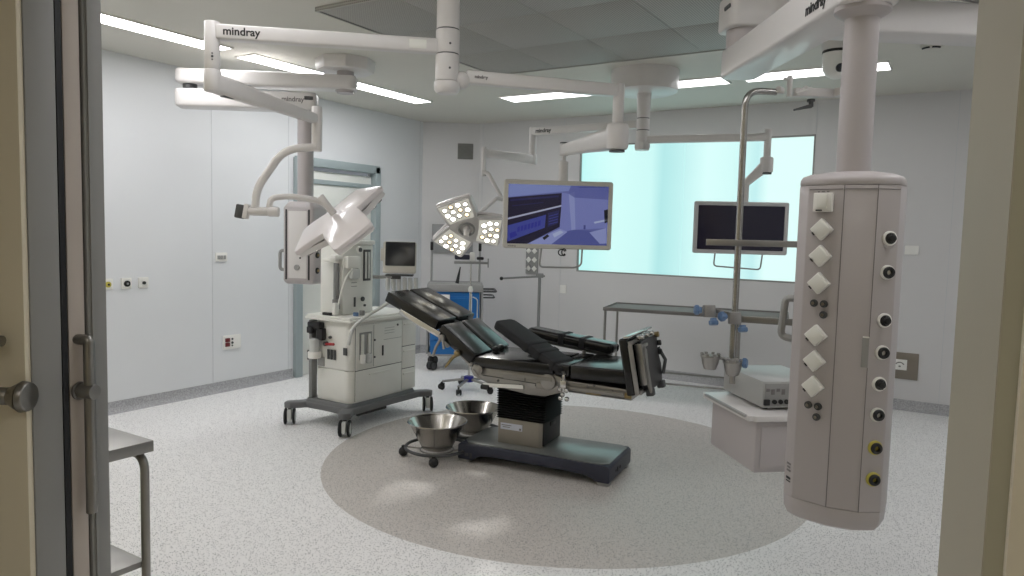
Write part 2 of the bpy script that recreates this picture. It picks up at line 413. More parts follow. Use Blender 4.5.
# near sliding door: jamb, pocketed leaf and its bar handle
b = MB(); b.box((OX0-.015, .9435, 1.18), (.03, .073, 2.36), bev=.003); b.box((OX0-.016, 1.0745, 1.18), (.032, .051, 2.36), bev=.003)
b.box((OX0+.0035, 1.0605, 1.18), (.006, .006, 2.36)); b.box((-.97, 1.06, 2.345), (2.03, .08, .03), bev=.003)
d2 = struct('door_2', b, 'frame_grey')
b = MB(); b.box((OX0-.014, .9885, 1.18), (.028, .014, 2.36)); b.build('gasket', 'black', d2)
b = MB(); b.box((OX0-.034, 1.0215, 1.17), (.06, .044, 2.33), bev=.004); lf = b.build('door_leaf', 'leaf', d2)
zt, zm, zb = 1.285, 1.145, .81
P1 = V((OX0-.004, 1.028, zt)); b = MB()
hx, hy = -1.974, 1.036
b.tube(fil([(OX0-.01, 1.022, zt), (hx, hy, zt), (hx, hy, zb)], .006, 3), .0145, 12)
b.cyl((OX0-.01, 1.022, zm), (hx+.022, hy+.003, zm), .020, bev=.003); b.cyl((OX0-.004, 1.023, zm), (OX0+.004, 1.025, zm), .025, bev=.002)
b.build('door_handle', 'steel2', lf)
b = MB(); b.box((OX0-.455, YW-.007, 1.17), (.90, .014, 2.34), bev=.002); lf2 = b.build('cover_panel', 'creamwall', d2)
b = MB(); yh = .855; zz = 1.157
hd_ = V((.85, .527, 0)); he = V((-1.972, .888, zz)); h0 = he-hd_*.30
b.cyl(h0, he-hd_*.05, .0225, seg=28, bev=.003); b.cyl(he-hd_*.05, he-hd_*.018, .0225, .040, seg=28); b.cyl(he-hd_*.018, he, .040, .036, seg=28, bev=.003)
b.tube(fil([(h0.x-.06, YW-.01, zz), h0-hd_*.05, h0+hd_*.02], .03), .016, 12); b.build('door_handle', 'steel2', lf2)
b = MB(); b.tube(fil([(-2.26, YW-.01, 1.294), (-2.22, .78, 1.294), (-2.05, .862, 1.294)], .03), .014, 12); b.build('door_lock', 'steel2', lf2)
# right jamb: chamfered reveal
b = MB(); b.prism([(0.0, YF), (.042, .95), (.30, .925), (.30, YW), (.06, YW), (.06, .97), (.06, YF)][0:3]+[(.30, .97), (.06, .97), (.06, YF)], 0, 2.36)
struct('trim_3', b, 'jamb')
b = MB(); b.prism([(-.0015, YF+.001), (.0405, .951), (.0435, .951), (.002, YF+.001)], 0, 2.36); struct('trim_4', b, 'jambr')
# corridor we look from
b = MB(); b.box((-.5, -2.15, 1.4), (6.6, .1, 2.8)); b.box((-3.75, -.6, 1.4), (.1, 3.2, 2.8)); b.box((2.75, -.6, 1.4), (.1, 3.2, 2.8)); b.box((-3.6, .955, 1.4), (.3, .09, 2.8))
b.box((2.62, 1.0, 1.4), (.25, .18, 2.8)); struct('wall_corridor', b, 'creamwall')
b = MB(); b.box((-.5, -.62, 2.83), (6.6, 3.1, .06)); struct('ceiling_corridor', b, 'ceil')
t = thing('ceiling_light', 'unseen ceiling light added in the corridor to light the doorway', 'light', (-.3, -.9, 2.8))  # unseen lamp, added so the door jambs get light
b = MB(); b.box((0, 0, -.006), (1.2, .6, .012)); b.build('diffuser', 'corr', t)
b = MB(); 
for sx in (-1, 1): b.box((sx*.61, 0, -.008), (.02, .64, .016)); b.box((0, sx*.31, -.008), (1.2, .02, .016))
b.build('frame', 'white', t)

# ceiling light strips ------------------------------------------------
def strip(label, x0, y0, x1, y1, m, group=None):
    cx, cy = (x0+x1)/2, (y0+y1)/2; w, d = x1-x0, y1-y0
    t = thing('ceiling_light', label, 'light', (cx, cy, H))
    b = MB(); b.box((0, 0, -.004), (w, d, .008)); b.build('diffuser', m, t)
    b = MB()
    for s in (-1, 1): b.box((s*(w/2+.006), 0, -.0055), (.012, d+.024, .011)); b.box((0, s*(d/2+.006), -.0055), (w, .012, .011))
    b.build('frame', 'white', t)
    return t
strip('white light strip along the left wall, the one nearest the doorway', -5.17, 1.62, -4.95, 3.73, 'lightL')
strip('white light strip along the left wall, the farther one behind the arms', -5.17, 3.95, -4.95, 6.24, 'lightL')
strip('long white light strip in front of the window wall, left of the arm mount', -4.13, 6.33, -1.86, 6.62, 'lightB')
strip('shorter white light strip in front of the window wall, by the camera dome', -1.70, 6.33, -.575, 6.62, 'lightB')
strip('unseen white light strip added along the right wall above the far half', .34, 3.9, .60, 6.2, 'lightR')  # from here on: unseen strips completing the ring, included for the lighting
strip('unseen white light strip added along the right wall above the near half', .34, 1.7, .60, 3.6, 'lightR')
strip('unseen white light strip added over the entrance side, left half', -4.3, 2.0, -2.4, 2.28, 'lightR')
strip('unseen white light strip added over the entrance side, right half', -2.1, 2.0, -.2, 2.28, 'lightR')

# laminar air-flow ceiling panel
t = thing('ceiling_air_panel', 'large grey perforated clean-air panel in the ceiling above the operating table', 'air vent', (-2.33, 4.34, H))
b = MB(); w, d = 2.44, 2.04; nx, ny = 4, 3
for i in range(nx):
    for j in range(ny):
        b.box((-w/2+(i+.5)*w/nx, -d/2+(j+.5)*d/ny, -.012), (w/nx-.003, d/ny-.003, .02), bev=.001)
b.build('perforated_panel', 'perf', t)
b = MB(); b.box((0, 0, -.004), (w, d, .008))
for s in (-1, 1): b.box((s*(w/2+.008), 0, -.014), (.016, d+.03, .028)); b.box((0, s*(d/2+.008), -.014), (w, .016, .028))
b.build('frame', 'perf', t)

# ------------------------------------------------------------------ wall fittings
def plate(label, cat, name, x, y, z, w, h, axis, m='white', th=.012):
    """wall plate: thing whose local X runs along the wall, Y out of the wall"""
    rz = {'L': -PI/2, 'B': PI, }[axis]
    loc = (XL+.0015, y, z) if axis == 'L' else (x, YB-.0015, z)
    t = thing(name, label, cat, loc, rz)
    b = MB(); b.prism(rrect(w, h, .006), 0, th, Mx=axes_matrix((0, 0, 0), V((1, 0, 0)), V((0, 0, 1)), V((0, 1, 0))), bev=.002); b.build('cover_plate', m, t)
    return t
FY = lambda b, x, z, r, d0, d1, mi=0: b.cyl((x, d0, z), (x, d1, z), r, seg=20, bev=.001, mi=mi)
# local Y points out of the wall for 'L' (rz=-90: local Y -> +X) and for 'B' (rz=180: local Y -> -Y)
for y, nm, lab in ((3.293, 'yellow', 'white wall socket with a yellow round insert, nearest the door frame'), (3.453, 'black', 'white wall socket with a wide black round insert, middle of the three'), (3.603, 'dgrey', 'white wall socket with a small dark insert, farthest of the three')):
    t = plate(lab, 'wall socket', 'wall_socket', 0, y, 1.092, .088, .092, 'L', 'white')
    b = MB(); b.prism(rrect(.066, .07, .006), .010, .014, Mx=axes_matrix((0, 0, 0), V((1, 0, 0)), V((0, 0, 1)), V((0, 1, 0)))); b.build('inner_frame', 'cream2', t)
    b = MB(); FY(b, 0, -.002, {'yellow': .024, 'black': .026, 'dgrey': .014}[nm], .012, .026); b.build('insert', nm, t)
    b = MB(); FY(b, 0, -.002, .009, .026, .034); b.build('plug_hole', 'ink' if nm != 'black' else 'mgrey', t)
t = plate('small white thermostat panel with grey buttons on the left wall', 'wall switch', 'wall_switch', 0, 4.377, 1.30, .125, .085, 'L')
for x in (-.033, 0, .033):
    b = MB(); b.box((x, .014, -.003), (.026, .006, .036), bev=.001); b.build('button', 'mgrey', t)
t = plate('large white wall socket panel with two dark red outlets near the floor', 'wall socket', 'wall_socket', 0, 4.49, .475, .20, .135, 'L')
b = MB(); b.box((.055, .016, .022), (.048, .012, .038), bev=.002); b.box((.055, .016, -.022), (.048, .012, .038), bev=.002); b.build('red_outlet', 'dred', t)
b = MB(); FY(b, 0, .028, .010, .01, .018); FY(b, 0, -.008, .012, .01, .018); FY(b, -.0, -.036, .008, .01, .016); b.build('earth_terminal', 'dgrey', t)
nbv = V((BLx, YB, 0)); ndv = (V((XL, BLy, 0))-nbv).normalized(); pnv = V((-ndv.y, ndv.x, 0))
def on_corner(px, py):
    r = ray(px, py); k = pnv.dot(nbv)/pnv.dot(r); return r*k+V((0, 0, EYE))
t = plate('square grey louvred vent grille high on the far left corner wall', 'vent', 'vent_grille', -5, 0, 2.645, .20, .20, 'B', 'mesh', .012)
pv = on_corner(465.5, 151.5); t.location = pv+pnv*.002; t.rotation_euler = (0, 0, math.atan2(ndv.y, ndv.x)); WM[t.name] = Matrix.Translation(t.location) @ Matrix.Rotation(t.rotation_euler.z, 4, 'Z')
b = MB()
for k in range(9): b.box((0, .015, -.08+k*.02), (.17, .004, .012), rot=(.5, 0, 0))
b.build('louvre', 'mesh', t)
plate('small blank white wall plate under the large monitor', 'wall plate', 'wall_plate', -4.10, 0, .93, .085, .10, 'B')
plate('small blank white wall plate right of the big service column', 'wall plate', 'wall_plate', -.405, 0, 1.53, .115, .085, 'B')
t = plate('bronze wall plate with a white data socket at the right', 'wall socket', 'wall_socket', -.42, 0, .425, .27, .255, 'B', 'plate')
b = MB(); b.box((.02, .014, .01), (.12, .012, .10), bev=.002); b.build('socket_insert', 'white', t)
b = MB()
for k in range(7):
    a = rad(30+k*20); b.box((.02+.036*math.cos(a), .021, .002+.030*math.sin(a)), (.012, .003, .010), rot=(0, 0, 0))
b.box((.02, .021, -.006), (.018, .003, .014)); b.build('socket_marking', 'inkg', t)
# panel of six diamond sockets behind the large monitor
t = plate('grey service panel with six diamond sockets below the large monitor', 'wall socket', 'socket_panel', -4.545, 0, 1.27, .17, .36, 'B', 'mgrey', .02)
for i in range(2):
    for j in range(3):
        b = MB(); b.box((-.042+i*.084, .027, -.11+j*.11), (.052, .014, .052), rot=(0, PI/4, 0), bev=.003); b.build('socket', 'white', t)
b = MB(); b.tube([(.02+.03*math.cos(a), .05, -.10+.045*math.sin(a)) for a in [2*PI*k/16 for k in range(17)]], .004, 6); b.build('cable_loop', 'inkg', t)
# small black sensor cable hook near the monitor
# cctv dome and smoke detector
t = thing('security_camera', 'white dome security camera on the ceiling beside the service column', 'security camera', (-.833, 5.62, H))
b = MB(); b.lathe([(0, 0), (.105, 0), (.105, -.03), (.098, -.045), (.098, -.06)]); b.build('mount', 'equip2', t)
b = MB(); b.lathe([(.0985, -.055), (.100, -.057), (.100, -.072), (.098, -.074)]); b.build('dark_band', 'black', t)
b = MB(); b.lathe([(.097, -.05), (.097, -.13), (.09, -.19), (.07, -.225), (.035, -.245), (0, -.25)]); b.build('housing', 'white', t)
b = MB(); d = (V((0, 0, EYE))-V((-.833, 5.62, 2.8))); d.z = -.9; d.normalize(); d = (d+V((.25, .1, 0))).normalized()
b.cyl(V((0, 0, -.175))+d*.05, V((0, 0, -.175))+d*.104, .030, seg=20, bev=.004); b.build('lens', 'dscreen2', t)
t = thing('smoke_detector', 'flat ceiling detector with black slots near the right edge', 'smoke detector', (-.27, 5.95, H))
b = MB(); b.lathe([(0, 0), (.075, 0), (.072, -.018), (.055, -.03), (0, -.033)], seg=28); b.build('body', 'ceil', t)
b = MB(); b.tube([(.06*math.cos(a), .06*math.sin(a), -.028) for a in [rad(205+k*8) for k in range(8)]], .007, 6); b.tube([(.06*math.cos(a), .06*math.sin(a), -.028) for a in [rad(275+k*8) for k in range(8)]], .007, 6); b.build('vent_slot', 'ink', t)

# ================================================================== CEILING ARMS, LAMPS, MONITORS
def face_cam_text(s, size, P, xdir, normal, m, parent, bold=0.0012):
    x = V(xdir).normalized(); n = V(normal).normalized(); y = n.cross(x).normalized(); n = x.cross(y)
    return text(s, size, axes_matrix(P, x, y, n), m, parent, 'brand_lettering', bold)
def arm_text(s, size, P, Q, t, w, parent, m='ink', flip=False, dz=0):
    """lettering on the side of the beam P-Q that faces the camera"""
    P, Q = V(P), V(Q); x = (Q-P).normalized()
    def sx(v): v = v-V((0, 0, EYE)); return v.dot(cR)/v.dot(cF)
    if sx(Q) < sx(P): x = -x
    side = x.cross(V((0, 0, 1))).normalized()
    if side.dot(V((0, 0, EYE))-P) < 0: side = -side
    return face_cam_text(s, size, P.lerp(Q, t)+side*(w/2+.0012)+V((0, 0, dz)), x, side, m, parent)

# ---- suspension over the near half of the panel
ca = V((-2.375, 3.125, 0))
t = thing('ceiling_suspension', 'white twin-arm ceiling suspension with a ribbed central column nearest the doorway', 'ceiling arm', (ca.x, ca.y, H))
b = MB(); b.cyl((ca.x, ca.y, H-.07), (ca.x, ca.y, H), .24, seg=40, bev=.01); b.build('ceiling_flange', 'equip2', t, True)
b = MB(); z = lambda k: (ca.x, ca.y, k)
b.cyl(z(2.66), z(H-.05), .060, seg=36, bev=.002); b.cyl(z(2.533), z(2.654), .063, seg=36, bev=.003); b.cyl(z(2.39), z(2.527), .063, seg=36, bev=.003)
b.lathe([(.063, 2.388), (.068, 2.386), (.070, 2.37), (.068, 2.345), (.055, 2.328), (0, 2.322)], Matrix.Translation((ca.x, ca.y, 0)), 36); b.build('column', 'equip2', t, True)
b = MB(); b.cyl(z(2.6535), z(2.6605), .059, seg=36); b.cyl(z(2.5265), z(2.5335), .059, seg=36)
dcam = (V((0, 0, EYE))-V(z(2.5))); dcam.z = 0; dcam.normalize(); side = V((-dcam.y, dcam.x, 0)); dd = (dcam*.97+side*.2).normalized()
for zz in (2.575, 2.45): b.cyl(V(z(zz))+dd*.058, V(z(zz))+dd*.0645, .006, seg=12)
b.build('joint_ring', 'dgrey', t, True)
A1 = W(212, 32, 3.59); A1c = V((ca.x, ca.y, A1.z+.02)); A1c.z = W(440, 49, 3.86).z
d = (A1-A1c).normalized()
b = MB(); b.beam(A1c+d*.05, A1-d*.02, .07, .074, .010); b.build('extension_arm', 'equip2', t, True)
arm_text('mindray', .054, A1c, A1, .877, .07, t)
b = MB(); b.box((0, 0, 0), (.09, .003, .045), bev=.001, Mx=axes_matrix(A1c+d*.16+V((-d.y, d.x, 0)).normalized()*(-.0365 if V((-d.y, d.x, 0)).dot(V((0,0,EYE))-A1c) < 0 else .0365), d, V((-d.y, d.x, 0)), V((0, 0, 1)))); b.build('warning_label', 'cream2', t, True)
q = W(212, 22, 3.59).z; q2 = W(212, 69, 3.59).z
b = MB(); b.cyl((A1.x, A1.y, q2), (A1.x, A1.y, q), .0375, seg=28, bev=.004); b.build('arm_joint', 'equip2', t, True)
b = MB(); dn = (V((0, 0, 0))-V((A1.x, A1.y, 0))).normalized()
for k, r in ((.115, .004), (.13, .006), (.145, .004)): b.cyl(V((A1.x, A1.y, q-k-.045))+dn*.034, V((A1.x, A1.y, q-k-.045))+dn*.0385, r, seg=10)
b.build('joint_screw', 'dgrey', t, True)
S0 = V((A1.x, A1.y, W(212, 80, 3.59).z)); S1 = W(316, 119, 4.3)
ds = (S1-S0); dh = V((ds.x, ds.y, 0)).normalized()
b = MB(); b.cyl(S0-V((0, 0, .055)), V((A1.x, A1.y, q2+.002)), .041, seg=28, bev=.01)
def taper_beam(b, P, Q, w0, h0, w1, h1, e=.3):
    d = (V(Q)-V(P)).normalized(); y = V((0, 0, 1)).cross(d).normalized(); u = d.cross(y)
    rings = []
    for f, w, h in ((0, w0*.8, h0*.8), (.01, w0, h0), (.2, w0, h0), (.5, (w0*.55+w1*.45), (h0*.5+h1*.5)), (.98, w1, h1), (1, w1*.8, h1*.8)):
        p = V(P).lerp(V(Q), f); r = rrect(w, h, min(w, h)*e, 3); rings.append([p+y*x+u*z for x, z in r])
    b.loft(rings)
taper_beam(b, S0+dh*.01+V((0, 0, -.01)), S1, .075, .095, .055, .058)
b.build('spring_arm', 'equip2', t, True)
b = MB(); b.beam(S0+dh*.06-V((0, 0, .062)), S0+dh*.18-V((0, 0, .062)), .03, .012, .003); b.build('arm_cover_slot', 'dgrey', t, True)
E0 = W(317, 110, 4.3); E1 = W(318.5, 151, 4.3); E1 = V((E0.x, E0.y, E1.z))
b = MB(); b.cyl(E1, V((E0.x, E0.y, E0.z+.02)), .031, seg=24, bev=.006); b.build('arm_end_joint', 'equip2', t, True)
# second arm, towards the big monitor
B0 = V((ca.x, ca.y, W(467, 77, 3.86).z)); B1 = W(619, 91, 4.1); d = (B1-B0).normalized()
b = MB(); b.beam(B0+d*.10, B1-d*.02, .066, .068, .009); b.sphere(B0+d*.075-V((0, 0, .02)), .052, (1, 1, .9), 20); b.build('extension_arm', 'equip2', t, True)
arm_text('mindray', .022, B0, B1, .18, .066, t, 'inkg')
b = MB(); b.cyl((B1.x, B1.y, W(619, 124, 4.1).z), (B1.x, B1.y, W(619, 84, 4.1).z), .032, seg=24, bev=.003); b.build('arm_joint', 'equip2', t, True)
T0 = V((B1.x, B1.y, W(619, 137, 4.1).z)); T1 = W(564, 150, 4.86)
b = MB(); b.cyl(T0-V((0, 0, .072)), T0+V((0, 0, .078)), .064, seg=28, bev=.022)
taper_beam(b, T0+(T1-T0)*.02, T1, .10, .125, .055, .075); b.cyl((T1.x, T1.y, T1.z-.04), (T1.x, T1.y, T1.z+.042), .03, seg=20, bev=.004); b.build('spring_arm', 'equip2', t, True)
b = MB(); b.cyl((T1.x, T1.y, T1.z+.042), (T1.x, T1.y, T1.z+.05), .028, seg=20); b.build('joint_cap', 'dgrey', t, True); b = MB(); b.cyl(T0-V((0, 0, .074)), T0-V((0, 0, .082)), .045, seg=20); b.build('joint_cap', 'dgrey', t, True)
M1 = V((T1.x, T1.y, 0)); zt1 = W(562, 181, 4.75).z
b = MB(); b.cyl((M1.x, M1.y, zt1+.12), (M1.x, M1.y, T1.z-.03), .014, seg=16); b.cyl((M1.x, M1.y, zt1-.10), (M1.x, M1.y, zt1+.14), .033, seg=20, bev=.005); b.build('monitor_stem', 'equip2', t, True)
suspA = t

# ---- lamp heads
def lamp_head(label, Mx, Rr=.31, HA=27, NR=.49):
    loc = Mx.translation.copy(); t = thing('surgical_light', label, 'surgical light', loc)
    out = []
    def pt(r, a): return V((r*math.cos(rad(a)), r*math.sin(rad(a)), 0))
    for k in range(3):
        a0 = 120*k; cR_, cL_ = pt(1.04, a0-HA), pt(1.04, a0+HA); nn = pt(NR, a0+60); nx_ = pt(1.04, a0+120-HA)
        seq = fil([pt(NR, a0-60), cR_, cL_, nn], .10, 4)[1:-1]
        seq += [cL_.lerp(nn, f) for f in (.35, .6, .82)] + [nn.lerp(pt(NR*.9, a0+60), .5)] + [nn.lerp(nx_, f) for f in (.18, .4, .65)]
        out += [(q.x, q.y) for q in seq]
    def ring(s, zz): return [Mx @ V((x*s*Rr, y*s*Rr, zz+.040*(1-min(1.0, (x*x+y*y)*s*s/1.05)))) for x, y in out]
    b = MB(); b.loft([ring(.93, -.034), ring(.985, -.033), ring(1.0, -.026), ring(1.0, -.006), ring(.99, -.001), ring(.965, .001), ring(.9, .001), ring(.75, .001), ring(.6, .001), ring(.45, .001), ring(.3, .001), ring(.15, .001), ring(.03, .001)])
    b.build('lamp_shell', 'lampw', t, True, sharp=30)
    def flat(s, zz): return [Mx @ V((x*s*Rr, y*s*Rr, zz)) for x, y in out]
    b = MB(); b.loft([flat(.92, -.0555), flat(.968, -.052), flat(.968, -.015), flat(.90, -.015)]); b.build('rim', 'equip2', t, True)
    for k in range(3):
        a0 = 120*k; pl = [tuple(pt(r, a0+a)[:2]) for r, a in ((.95, 2-HA), (.95, HA-2), (NR*.9, 50), (.33, 22), (.33, -22), (NR*.9, -50))]
        b = MB(); b.prism([(x*Rr, y*Rr) for x, y in pl], -.060, -.0556, Mx=Mx); pn = b.build('light_panel', 'ledpanel', t, True)
        b = MB(); b3 = MB(); i = 0
        for r, aa in ((.47, (-24, 0, 24)), (.63, (-26, -9, 9, 26)) if HA > 20 else (.63, (-17, 0, 17)), (.79, (-21, -7, 7, 21)) if HA > 20 else (.79, (-12, 0, 12))):
            for a in aa:
                p = V((r*Rr*math.cos(rad(a0+a)), r*Rr*math.sin(rad(a0+a)), -.060)); i += 1
                b3.lathe([(.0245, 0), (.0255, -.006), (.0225, -.006), (.018, -.001)], Mx @ Matrix.Translation(p), 16)
                b.cyl(Mx @ (p+V((0, 0, -.001))), Mx @ (p+V((0, 0, -.004))), .022 if i % 3 == 1 else .0145, seg=14); b.build('led_lens', 'led' if i % 3 else 'ledw', pn, True); b = MB()
        b3.build('reflector_cups', 'steel', pn, True)
    b = MB(); b.lathe([(.055, -.04), (.070, -.05), (.074, -.066), (.066, -.074), (.058, -.070), (.055, -.054)], Mx, 32); b.build('centre_ring', 'mgrey', t, True)
    b = MB(); b.lathe([(.0, -.04), (.03, -.04), (.028, -.07), (.022, -.10), (.024, -.15), (.016, -.165), (0, -.168)], Mx, 20); b.build('handle', 'equip2', t, True)
    return t
dl = 4.42; cA = W(340.2, 221, dl)
n = V((-.161, -.669, .725)).normalized(); p = V((-.887, -.225, -.404)); p = (p-n*p.dot(n)).normalized()
MA = axes_matrix(cA, p, n.cross(p), n)
la = lamp_head('white three-petal surgical light seen from behind, above the anaesthesia machine', MA, Rr=.335, HA=23, NR=.47)
b = MB(); b.tube(fil([W(317, 147, 4.3), W(284, 149, 4.3), W(257, 188, 4.3), W(255, 208, 4.3)], .14, 8), .0235, 14); b.build('bent_arm', 'equip2', la, True)
J0, J1 = W(249, 211, 4.3), W(279, 212, 4.3)
b = MB(); b.cyl(J0, W(268, 211.6, 4.3), .026, seg=24, bev=.004); b.cyl(W(268.5, 211.6, 4.3), J1, .029, seg=24, bev=.004); b.build('swivel_joint', 'equip2', la, True)
b = MB(); b.box((0, 0, 0), (.03, .05, .088), bev=.006, Mx=axes_matrix(W(246.5, 211.5, 4.3), cR, cF, cU) @ Matrix.Rotation(.18, 4, 'Y')); b.build('joint_cap', 'equip2', la, True)
b = MB(); b.box((0, 0, 0), (.05, .052, .082), bev=.008, Mx=axes_matrix(W(240.5, 211.5, 4.3), cR, cF, cU) @ Matrix.Rotation(.18, 4, 'Y')); b.build('grip_pad', 'dgrey', la, True)
b = MB(); b.tube(fil([W(269, 208, 4.3), W(271, 198, 4.3), W(290, 196, 4.32), W(322, 201, 4.38), W(333, 213, 4.42)], .05, 6), .018, 14); b.build('yoke', 'equip2', la, True)
b = MB(); b.cyl(W(320, 196, 4.36), W(334, 214, 4.40), .022, seg=20, bev=.004); b.build('yoke_bracket', 'equip2', la, True)

# ---- suspension over the far half
cb = V((-2.375, 5.885, 0))
t = thing('ceiling_suspension', 'white twin-arm ceiling suspension on a round drum nearest the window', 'ceiling arm', (cb.x, cb.y, H))
b = MB(); b.lathe([(0, H), (.285, H), (.285, H-.05), (.278, H-.17), (.24, H-.185), (0, H-.186)], Matrix.Translation((cb.x, cb.y, 0)), 48); b.build('ceiling_flange', 'equip2', t, True)
z = lambda k: (cb.x, cb.y, k)
b = MB(); b.cyl(z(2.60), z(2.84), .054, .062, seg=32); b.cyl(z(2.50), z(2.594), .055, seg=32, bev=.003); b.cyl(z(2.34), z(2.494), .055, seg=32, bev=.003); b.lathe([(.06, 2.40), (.066, 2.36), (.058, 2.33), (0, 2.325)], Matrix.Translation((cb.x, cb.y, 0)), 32); b.build('column', 'equip2', t, True)
b = MB(); b.cyl(z(2.593), z(2.601), .052, seg=32); b.cyl(z(2.493), z(2.501), .052, seg=32); b.build('joint_ring', 'dgrey', t, True)
L1 = W(533, 132, 6.8); L0 = V((cb.x, cb.y, 2.55)); L1.z = 2.55; d = (L1-L0).normalized()
b = MB(); b.beam(L0+d*.04, L1, .066, .066, .009); b.build('extension_arm', 'equip2', t, True); arm_text('mindray', .052, L0, L1, .88, .066, t)
b = MB(); b.cyl((L1.x, L1.y, W(532, 157, 6.8).z), (L1.x, L1.y, 2.59), .034, seg=24, bev=.004); b.build('arm_joint', 'equip2', t, True)
K0 = V((L1.x, L1.y, W(532, 159, 6.8).z)); K1 = W(484, 153, 6.35)
b = MB(); b.cyl(K0-V((0, 0, .05)), K0+V((0, 0, .05)), .042, seg=24, bev=.01); taper_beam(b, K0, K1, .07, .085, .055, .07); b.build('spring_arm', 'equip2', t, True)
b = MB(); b.cyl((K1.x, K1.y, W(482, 176, 6.35).z), (K1.x, K1.y, W(482, 147, 6.35).z), .022, seg=20, bev=.004); b.build('arm_end_joint', 'equip2', t, True)
Rz = W(768, 137, 5.81).z; R1 = W(768, 136, 5.81); R0 = V((cb.x, cb.y, Rz)); R1.z = Rz; d = (R1-R0).normalized()
b = MB(); b.beam(R0+d*.04, R1, .06, .062, .009); b.build('extension_arm', 'equip2', t, True)
b = MB(); b.cyl((R1.x, R1.y, W(768, 160, 5.81).z), (R1.x, R1.y, W(768, 129, 5.81).z), .028, seg=24, bev=.003); b.build('arm_joint', 'equip2', t, True)
Q0 = V((R1.x, R1.y, W(766, 165, 5.81).z)); Q1 = W(746, 183, 5.9)
b = MB(); b.cyl(Q0-V((0, 0, .06)), Q0+V((0, 0, .065)), .052, seg=24, bev=.015); taper_beam(b, Q0, Q1, .08, .09, .05, .06); b.build('spring_arm', 'equip2', t, True)
b = MB(); b.cyl(Q0-V((0, 0, .072)), Q0-V((0, 0, .06)), .042, seg=20); b.build('joint_cap', 'dgrey', t, True)
b = MB(); b.cyl((Q1.x, Q1.y, W(745, 212, 5.9).z), (Q1.x, Q1.y, W(745, 181, 5.9).z), .026, seg=20, bev=.003); b.build('monitor_stem', 'equip2', t, True)

cB = W(467, 225, 6.2); n = (.74*cF+.67*cU).normalized(); p = (cR-.12*cU+.1*cF); p = (p-n*p.dot(n)).normalized()
MBl = axes_matrix(cB, p, n.cross(p), n)
lb = lamp_head('lit three-petal surgical light facing the room, left of the large monitor', MBl, Rr=.33, HA=28, NR=.49)
b = MB(); b.tube(fil([W(482, 172, 6.35), W(488, 173, 6.35), W(503, 200, 6.35), W(497, 198, 6.3), W(490, 204, 6.3), W(476, 216, 6.27)], .02, 4), .017, 12); b.build('bent_arm', 'equip2', lb, True)

# ---- arm-mounted monitors
def monitor(label, c, w, h, rz, bez, m, tilt=0.0, th=.05):
    t = thing('monitor', label, 'monitor', c, rz)
    Mx = Matrix.Rotation(tilt, 4, 'X')
    fx = Mx @ axes_matrix((0, 0, 0), V((1, 0, 0)), V((0, 0, 1)), V((0, -1, 0)))
    b = MB(); b.prism(rrect(w, h, .016), -.035, .0, Mx=fx, bev=.004)
    iw, ih = w-2*bez, h-2*bez
    # raised bezel ring
    o, i = rrect(w-.004, h-.004, .015), rrect(iw, ih, .003)
    b.loft([[fx @ V((x, y, 0)) for x, y in o], [fx @ V((x, y, .006)) for x, y in rrect(w-.012, h-.012, .012)], [fx @ V((x, y, .006)) for x, y in i], [fx @ V((x, y, .001)) for x, y in i]], closed_ends=False)
    b.prism(rrect(w*.5, h*.5, .02), -.07, -.034, Mx=fx, bev=.006); b.build('housing', m, t)
    return t, fx, iw, ih
cm = W(558, 215, 4.75); rz1 = YAW+.05+rad(9)
rz1 = YAW-math.atan((558-512)/FPX)+rad(8)
t, fx, iw, ih = monitor('large monitor on a ceiling arm, switched on and showing a blue picture of a room', cm, .722, .448, rz1-.0, .030, 'bezel', rad(1))
mats = ['scr_bg']
def scr(name, c, s=1.0):
    M[name] = mat(name, (20, 20, 30), .25, var=.02, emit=c, es=s); return name
cols = dict(bg=(112, 120, 186), top=(142, 156, 216), wall=(134, 142, 208), lite=(158, 168, 224), floor=(92, 100, 170), ceil=(104, 112, 182), navy=(28, 24, 54), navy2=(40, 40, 96), blue=(70, 80, 168), dark=(16, 16, 30), line=(196, 200, 226), brt=(190, 202, 238), dimb=(74, 82, 150), royal=(44, 50, 160))
names = list(cols); [scr('scr_'+k, v, .45) for k, v in cols.items()]
def U(u, v, o): return fx @ V(((u-.5)*iw, (.5-v)*ih, .0016+o*.00025))
b = MB()
def sp(pts, k, o): b.poly([U(u, v, o) for u, v in pts][::-1], names.index(k))
sp([(0, 0), (1, 0), (1, 1), (0, 1)], 'bg', 0)
sp([(0, 0), (.62, 0), (.6, .09), (0, .22)], 'top', 1)
sp([(.62, 0), (1, 0), (1, .06), (.66, .10), (.60, .14)], 'ceil', 1)
sp([(.53, .12), (.60, .14), (.64, .75), (.52, .80)], 'wall', 1)
sp([(.60, .14), (.66, .20), (.68, .74), (.64, .76)], 'lite', 1)
sp([(.66, .20), (1, .22), (1, .70), (.68, .74)], 'wall', 1)
sp([(.66, .10), (1, .06), (1, .22), (.66, .20)], 'ceil', 2)
sp([(.52, .80), (.67, .74), (1, .76), (1, 1), (.40, 1)], 'floor', 2)
sp([(0, .23), (.53, .13), (.53, .33), (0, .57)], 'navy', 3)
sp([(0, .60), (.53, .36), (.52, .70), (.20, 1), (0, 1)], 'navy', 3)
sp([(0, .57), (.53, .33), (.53, .355), (0, .60)], 'line', 4)
sp([(.02, .26), (.50, .17), (.50, .20), (.02, .29)], 'navy2', 4); sp([(.04, .36), (.35, .29), (.35, .305), (.04, .375)], 'navy2', 4)
sp([(0, .70), (.38, .50), (.37, .72), (.08, .92), (0, .97)], 'blue', 4)
for k in range(7): sp([(.10+k*.034, .72-k*.018), (.125+k*.034, .705-k*.018), (.122+k*.034, .79-k*.018), (.098+k*.034, .81-k*.018)], 'royal', 5)
